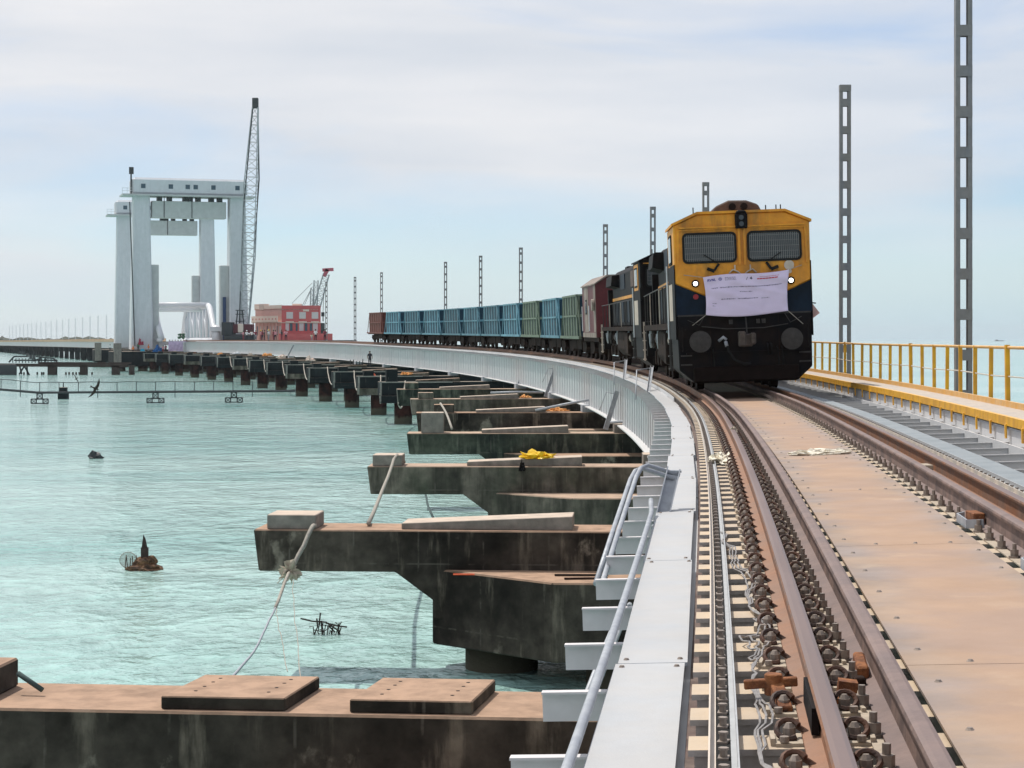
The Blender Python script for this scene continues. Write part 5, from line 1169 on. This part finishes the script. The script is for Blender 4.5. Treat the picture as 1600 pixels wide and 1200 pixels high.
def person(loc, pose, shirt, pants, lb, rz, helmet=None, sc=1.):
    key = ('pm', pose, shirt, pants)
    if key not in plain:
        me = base[pose].copy()
        for m_ in (mat('shirt_'+shirt, SH[shirt], .8, var=.05), mat('trousers_'+pants, SH[pants], .8, var=.05), skin, rubber): me.materials.append(m_)
        for p in me.polygons:
            z, x = p.center.z, abs(p.center.x)
            p.material_index = 3 if z < .11 else (2 if z > 1.46 or (z < 1.18 and x > .2 and z > .75) else (1 if z < .98 else 0))
        plain[key] = me
    t = thing('person', lb, 'person', loc, 'people on the far bridge'); t.rotation_euler = (0, 0, rz); t.scale = (sc, sc, sc)
    b = bpy.data.objects.new('body', plain[key]); COL.objects.link(b); b.parent = t
    h = bpy.data.objects.new('helmet' if helmet else 'hair', helm_me[helmet] if helmet else hair_me); COL.objects.link(h); h.parent = t
keys = [('white', 'black'), ('maroon', 'black'), ('pink', 'maroon'), ('maroon', 'grey'), ('cream', 'black'), ('black', 'black'), ('pink', 'black'), ('maroon', 'maroon'), ('white', 'grey'), ('black', 'maroon')]
posx = [403, 407, 411.5, 415, 419, 423.5, 427, 431, 436, 440, 395, 389, 384]
for i, xq in enumerate(posx):
    # find the place along the track that shows at this bearing
    ss_ = min((abs(800+3000*P(q, .6)[0]/P(q, .6)[1]-xq), q) for q in frange(285, 390, 420))[1]
    sh_, pa_ = keys[i % len(keys)]; hm_ = [None, None, 'yellow', None, 'white', None][i % 6]
    wearing = '%s shirt and %s trousers' % (sh_, pa_)
    person(P(ss_, [-.4, .9, .2, -1.0, .6][i % 5], 0-.15), 'reach' if i % 3 == 0 else 'stand', sh_, pa_, 'person in %s, %s in the crowd left of the pink building' % (wearing, ORD[i+1]), rnd(-1.5, 1.5), hm_)
for xq, sh_, pa_, lb in ((447, 'pink', 'black', 'person in pink shirt against the red building base'), (487, 'cream', 'grey', 'person in cream shirt crouched low before the red building'), (493, 'white', 'black', 'person in white shirt before the right half of the red building'), (508, 'maroon', 'black', 'person in maroon shirt right of the building corner')):
    ss_ = min((abs(800+3000*P(q, 1.2)[0]/P(q, 1.2)[1]-xq), q) for q in frange(240, 380, 420))[1]
    person(P(ss_, 1.2, -.15 if sh_ != 'maroon' else -.2), 'reach' if sh_ != 'white' else 'stand', sh_, pa_, lb, rnd(-1, 1), None, .62 if sh_ == 'cream' else 1.)
ppl = [(208, 553, 385, 'orange', 'black', 'person in orange shirt left of the blue tarp'), (216, 548, 386, 'green', 'black', 'person in green shirt just behind the blue tarp'), (232, 551, 384, 'orange', 'grey', 'person in orange shirt stooping right of the blue tarp'), (247, 551, 384, 'blue', 'blue', 'person dressed in blue beside the tower leg'),
       (255, 552, 383, 'pink', 'maroon', 'person in pink shirt left of the lavender cloth'), (259, 551, 386, 'maroon', 'black', 'person in maroon shirt at the left edge of the lavender cloth'), (300, 549, 372, 'pink', 'cream', 'person in pink shirt right of the lavender cloth'), (304, 551, 371, 'cream', 'orange', 'person in cream shirt near the end of the approach girder'),
       (311, 552, 368, 'black', 'black', 'person in black at the end of the approach girder'), (172, 549, 430, 'white', 'black', 'leftmost person, in white, on the pier left of the towers'), (179, 549, 430, 'cream', 'black', 'person in cream on the pier left of the towers')]
for xp_, yp_, z_, sh_, pa_, lb in ppl: person(px(xp_, yp_+1, z_), 'reach' if 'stoop' in lb or sh_ == 'cream' else 'stand', sh_, pa_, lb, rnd(-1, 1), {'orange': 'orange', 'green': None}.get(sh_))
person(on_pier(11, -3.2, .2, .05), 'stand', 'black', 'black', 'dark-clothed worker standing alone on a pier below the girder', .4, None, .95)
eq = thing('pump_equipment', 'cluster of small dark pump stands beside the lone worker on the pier', 'equipment', on_pier(11, -4.5, 0, 0)); c = on_pier(11, -4.5, 0, 0)
for k in range(5): MB().tube([(c.x+k*.32-.8, c.y, c.z), (c.x+k*.32-.75, c.y, c.z+rnd(.5, .9))], .05, 6).build('stand', cranem, eq)
MB().box(c.x-.9, c.x+.6, c.y-.2, c.y+.2, c.z, c.z+.25).build('tray', underm, eq)
tp = px(222, 551, 384); tag(MB().add([(tp.x-1.3, tp.y, tp.z-1.4), (tp.x+1.3, tp.y, tp.z-1.4), (tp.x+1.2, tp.y+1.6, tp.z-1.4), (tp.x-1.2, tp.y+1.6, tp.z-1.4), (tp.x-.3, tp.y+.7, tp.z+.8), (tp.x+.2, tp.y+.8, tp.z+.75)], [(0, 1, 5, 4), (1, 2, 5), (2, 3, 4, 5), (3, 0, 4), (0, 3, 2, 1)]).build('blue_tarp', tarpb), 'bright turquoise tarp tent at the foot of the white tower', 'tarp')
crumple('blue_drums', px(246, 550, 383.5), (.9, .5, 1.0), tarpd, 'deep blue plastic heap right of the turquoise tarp', 'heap', 90, 4)
crumple('red_cloth', px(220.5, 539, 386), (.5, .3, 1.2), redc, 'dark red cloth hanging on the tower leg above the turquoise tarp', 'cloth', 95, 3)
g0 = px(277, 541, 376); m = MB(); vs = []; fs = []
for j in range(9):
    for i in range(21): vs.append((g0.x-1.75+i*.175+.1*noise.noise(Vector((i*.3, j, 0))), g0.y+.15*noise.noise(Vector((i*.5, j*.5, 2))), g0.z+1.0-j*.24+.14*noise.noise(Vector((i*.7, j*.2, 7)))))
for j in range(8):
    for i in range(20): a = j*21+i; fs.append((a, a+1, a+22, a+21))
lc = tag(m.add(vs, fs).build('lavender_cloth', lav), 'large lavender cloth hung along the deck edge near the lift span', 'cloth'); lc.modifiers.new('t', 'SOLIDIFY').thickness = .02
for i in range(7): person(Vector((g0.x-1.6+i*.55, g0.y+.6, g0.z-.45)), 'stand', ['maroon', 'black', 'pink'][i % 3], 'black', '%s head from the left above the lavender cloth' % ORD[i+1], 0)
tr2 = thing('potted_bush', 'small dark green bush seen through the lift span', 'bush', px(283, 530, 430)); m = MB()
for k in range(26): c = px(283+rnd(-4, 4.5), 526+rnd(-5, 3), 430+rnd(-.5, .5)); m.blob(c, (.28, .25, .2), k, 1, .5)
m.build('foliage', mat('bush_green', (.03, .11, .06), .8, var=.3), tr2)

# ------------------------------------------------------------------ catwalk, old works, flotsam
cw = thing('pipe_catwalk', 'thin dark floating pipe catwalk with stanchions crossing the water', 'catwalk', (-35, 188, 0))
def cwp(xp, dz=0.):
    yy = interp([(-60, 605), (0, 608.5), (60, 613.5), (445, 611), (480, 609)], xp); z = 188; return px(xp, yy, z)+Vector((0, 0, dz))
MB().tube([cwp(xq) for xq in frange(-60, 462, 50)], .13, 6).build('main_pipe', cranem, cw)
MB().tube([cwp(xq, .99+.03*math.sin(xq*.1)) for xq in frange(-60, 365, 45)], .035, 5).build('handrail', cranem, cw)
for k in range(15):
    xq = 1.5+k*30.2-30; p = cwp(xq) if xq > -60 else None
    MB().tube([p-Vector((0, 0, .55 if k % 4 == 2 else 0)), p+Vector((0, 0, 1.0))], .04, 5).build('stanchion', cranem, cw)
for xq in (62, 243, 365.5):
    c = cwp(xq); m = MB(); w = .82
    def frame(cx, cz, a, b):
        for e in (-1, 1): m.beam((cx+e*a, c.y, cz-b), (cx+e*a, c.y, cz+b), .10); m.beam((cx-a, c.y, cz+e*b), (cx+a, c.y, cz+e*b), .10)
        m.beam((cx-a, c.y, cz-b), (cx+a, c.y, cz+b), .06); m.beam((cx-a, c.y, cz+b), (cx+a, c.y, cz-b), .06)
    frame(c.x, c.z-.35, .26, .26); frame(c.x-.58, c.z-.85, .25, .22); frame(c.x+.58, c.z-.85, .25, .22); m.beam((c.x-.4, c.y, c.z-1.05), (c.x+.4, c.y, c.z-1.05), .1); m.beam((c.x-.4, c.y, c.z-.64), (c.x+.4, c.y, c.z-.64), .1)
    m.build('float_frame', cranem, cw)
ow = thing('old_jetty', 'dark derelict timber jetty at the far left water edge', 'jetty', (-85, 345, 0)); zz = 345
m = MB(); m.beam(px(-30, 570, zz), px(200, 571.5, zz), 1.2, .55); m.beam(px(60, 567, zz), px(205, 567.5, zz), .4, .3); m.build('deck', woodm, ow)
for xq, w, y1 in ((82, 1.5, 585), (131, 1.2, 585), (181, 1.3, 584), (206, .8, 584)): a = px(xq, 571, zz); MB().box(a.x-w*.5, a.x+w*.5, zz-.6, zz+.6, -.5, a.z).build('pile', woodm, ow)
c = px(12, 579, zz); MB().prism([(c.x-4, zz-1), (c.x+1.8, zz-1), (c.x+1.4, zz+1), (c.x-4, zz+1)], -.3, 1.9).build('caisson', cranem, ow, bevel=.1)
m = MB()
for a, b in (((14, 566), (22, 557)), ((22, 557), (42, 557)), ((22, 563), (90, 563)), ((56, 557), (84, 560)), ((84, 560), (90, 567)), ((60, 567), (64, 557)), ((30, 569), (34, 585)), ((42, 570), (43, 586)), ((46, 586), (38, 572)), ((30, 585), (38, 572)), ((70, 566), (72, 560)), ((52, 564), (60, 561))): m.beam(px(*a, zz), px(*b, zz), .25)
for xq in range(20, 90, 5): m.beam(px(xq, 567, zz), px(xq, 560, zz), .14)
m.build('truss_railing', cranem, ow)
m = MB()
for xq in (33, 54, 61, 64, 74, 99, 104, 110, 115, 120, 125, 140): a = px(xq, 583, zz); m.tube([(a.x, zz+2, -.3), (a.x, zz+2, .45)], .16, 6)
m.build('stump_row', woodm, ow)
for i, (xq, yq) in enumerate(((26, 549), (33, 551), (37, 552), (43, 555), (48, 558), (53, 559), (63, 561))):
    z_ = EYE*3000/(yq+2.5-530); a = px(xq, yq, z_); tag(MB().tube([(a.x, a.y, -.5), (a.x, a.y, 1.3)], .5, 8).build('old_pile', cranem), '%s dark stump of a receding row at far left' % ORD[i+1], 'stump', 'old pile stumps')
by = thing('concrete_stump', 'stepped dark concrete stump with rod rising from the water by the catwalk', 'stump', px(99, 622, 206)); c = px(99, 622, 206)
MB().box(c.x-.5, c.x+.5, c.y-.5, c.y+.5, -.2, .75).box(c.x-.38, c.x+.38, c.y-.4, c.y+.4, .75, 1.25).build('block', conc_far, by, bevel=.05); MB().tube([(c.x, c.y, 1.2), (c.x, c.y, 1.8)], .06, 6).build('rod', cranem, by)
# flying birds
def bird(xp_, yp_, z_, sc, tilt, lb):
    c = px(xp_, yp_, z_); t = thing('bird', lb, 'bird', c)
    m = MB(); rows = []
    prof = [(-.30, .02), (-.22, .05), (-.08, .075), (.08, .06), (.17, .045), (.24, .03), (.31, .006)]
    for x, r in prof:
        rows.append([(x, r*math.cos(a), r*math.sin(a)) for a in frange(0, 2*math.pi*7/8, 8)])
    vs = [q for r in rows for q in r]; fs = []
    for i in range(len(rows)-1):
        for k in range(8): fs.append((i*8+k, i*8+(k+1) % 8, (i+1)*8+(k+1) % 8, (i+1)*8+k))
    for e in (-1, 1):
        o = len(vs); W_ = [(.10, .04, .02), (.13, .25, .07), (.04, .52, .04), (-.13, .78, -.03), (-.10, .50, .02), (-.09, .25, .05), (-.10, .05, .01)]
        for th in (0, .012): vs += [(a, e*b, h+th) for a, b, h in W_]
        fs += [tuple(o+i for i in range(7)), tuple(o+7+i for i in range(7))[::-1]]+[(o+i, o+(i+1) % 7, o+7+(i+1) % 7, o+7+i) for i in range(7)]
    o = len(vs); vs += [(-.26, -.03, 0), (-.26, .03, 0), (-.48, .10, 0), (-.42, 0, 0), (-.48, -.10, 0), (-.26, 0, .015)]; fs += [(o, o+1, o+2, o+3, o+4), (o+5, o+2, o+1), (o+5, o, o+4), (o+5, o+4, o+3), (o+5, o+3, o+2)]
    o_ = MB().add(vs, fs).build('body', birdm, None, True); o_.parent = t; o_.scale = (sc, sc, sc); ya = Vector((.49*tilt, .0, .87)).normalized(); xa = Vector((.62*tilt, .70, -.35)); xa = (xa-ya*xa.dot(ya)).normalized(); za = xa.cross(ya); o_.rotation_euler = Matrix((xa, ya, za)).transposed().to_euler()
bird(149, 607, 92, .70, 1, 'dark bird gliding with banked wings over the catwalk')
bird(119, 592, 150, .6, -1, 'small bird in flight above the catwalk, left of the larger one')
# flotsam: timber stump with net
sp_ = px(224, 890, 53.3); st = thing('wreck_stump', 'orange-brown barnacled stump with upright rotten timber and net', 'stump', (sp_.x, sp_.y, 0))
MB().blob((sp_.x, sp_.y, .02), (.50, .36, .17), 3, 3, .2, 2.6).blob((sp_.x+.05, sp_.y, .18), (.30, .24, .19), 8, 3, .25, 3).blob((sp_.x+.22, sp_.y, .25), (.15, .14, .13), 5, 3, .25, 3).build('rock', rockm, st)
m = MB()
for k in range(11): x = sp_.x-.5+k*.07; m.tube([(x, sp_.y-.05, .05), (x+rnd(-.05, .05), sp_.y, rnd(.25, .42))], .012, 4)
m.build('roots', rockm, st)
MB().prism([(sp_.x-.06, sp_.y-.06), (sp_.x+.14, sp_.y-.05), (sp_.x+.13, sp_.y+.08), (sp_.x-.05, sp_.y+.08)], .15, .62).add([(sp_.x-.04, sp_.y-.05, .62), (sp_.x+.12, sp_.y-.04, .62), (sp_.x+.10, sp_.y+.06, .62), (sp_.x-.03, sp_.y+.06, .62), (sp_.x-.0, sp_.y, .98), (sp_.x+.06, sp_.y+.01, .86)], [(0, 1, 5, 4), (1, 2, 5), (2, 3, 4, 5), (3, 0, 4)]).build('timber', woodm, st)
m = MB(); m.tube([(sp_.x-.42+.24*math.cos(a), sp_.y, .27+.22*math.sin(a)) for a in frange(0, 2*math.pi, 22)], .010, 5)
m.build('net_hoop', ropem, st, True)
MB().prism_y([(sp_.x-.42+.24*math.cos(a), .27+.22*math.sin(a)) for a in frange(0, 2*math.pi*.95, 20)], sp_.y-.002, sp_.y+.002).build('net', netm, st)
c = px(148, 717, 103); dl = thing('floating_lump', 'small dark lump floating in open water', 'flotsam', (c.x, c.y, 0)); MB().blob((c.x+.03, c.y, .05), (.36, .2, .22), 4, 2, .5, 2).blob((c.x-.02, c.y, .3), (.12, .1, .12), 7, 2, .3).tube([(c.x-.35, c.y, .1), (c.x-.1, c.y, .42)], .05, 6).build('lump', cranem, dl)
c = px(502, 990, 41.6); tw = thing('floating_branch', 'dark snagged twigs sticking out of the water by the second pier', 'branch', (c.x, c.y, 0)); m = MB()
for pts in ([(-.45, 0, .30), (-.2, 0, .24), (.1, 0, .22), (.35, 0, .05)], [(-.1, 0, .30), (-.08, 0, .12), (-.15, 0, -.05)], [(0, 0, .25), (.02, 0, -.05)], [(.1, 0, .2), (.35, .1, .12), (.55, .1, .1)], [(.25, 0, .12), (.22, 0, -.08)], [(-.02, 0, .42), (-.05, 0, .15)], [(.15, 0, .15), (.3, 0, .0)]): m.tube([(c.x+a, c.y+b, h+.05) for a, b, h in pts], .018, 5)
for k in range(16):
    a_ = rnd(-.3, .45); m.tube([(c.x+a_, c.y+rnd(-.1, .1), -.05), (c.x+a_+rnd(-.08, .08), c.y, rnd(.05, .22)), (c.x+a_+rnd(-.18, .18), c.y, rnd(.0, .3))], .012, 4)
m.build('twigs', woodm, tw)
print('objects', len(bpy.data.objects))
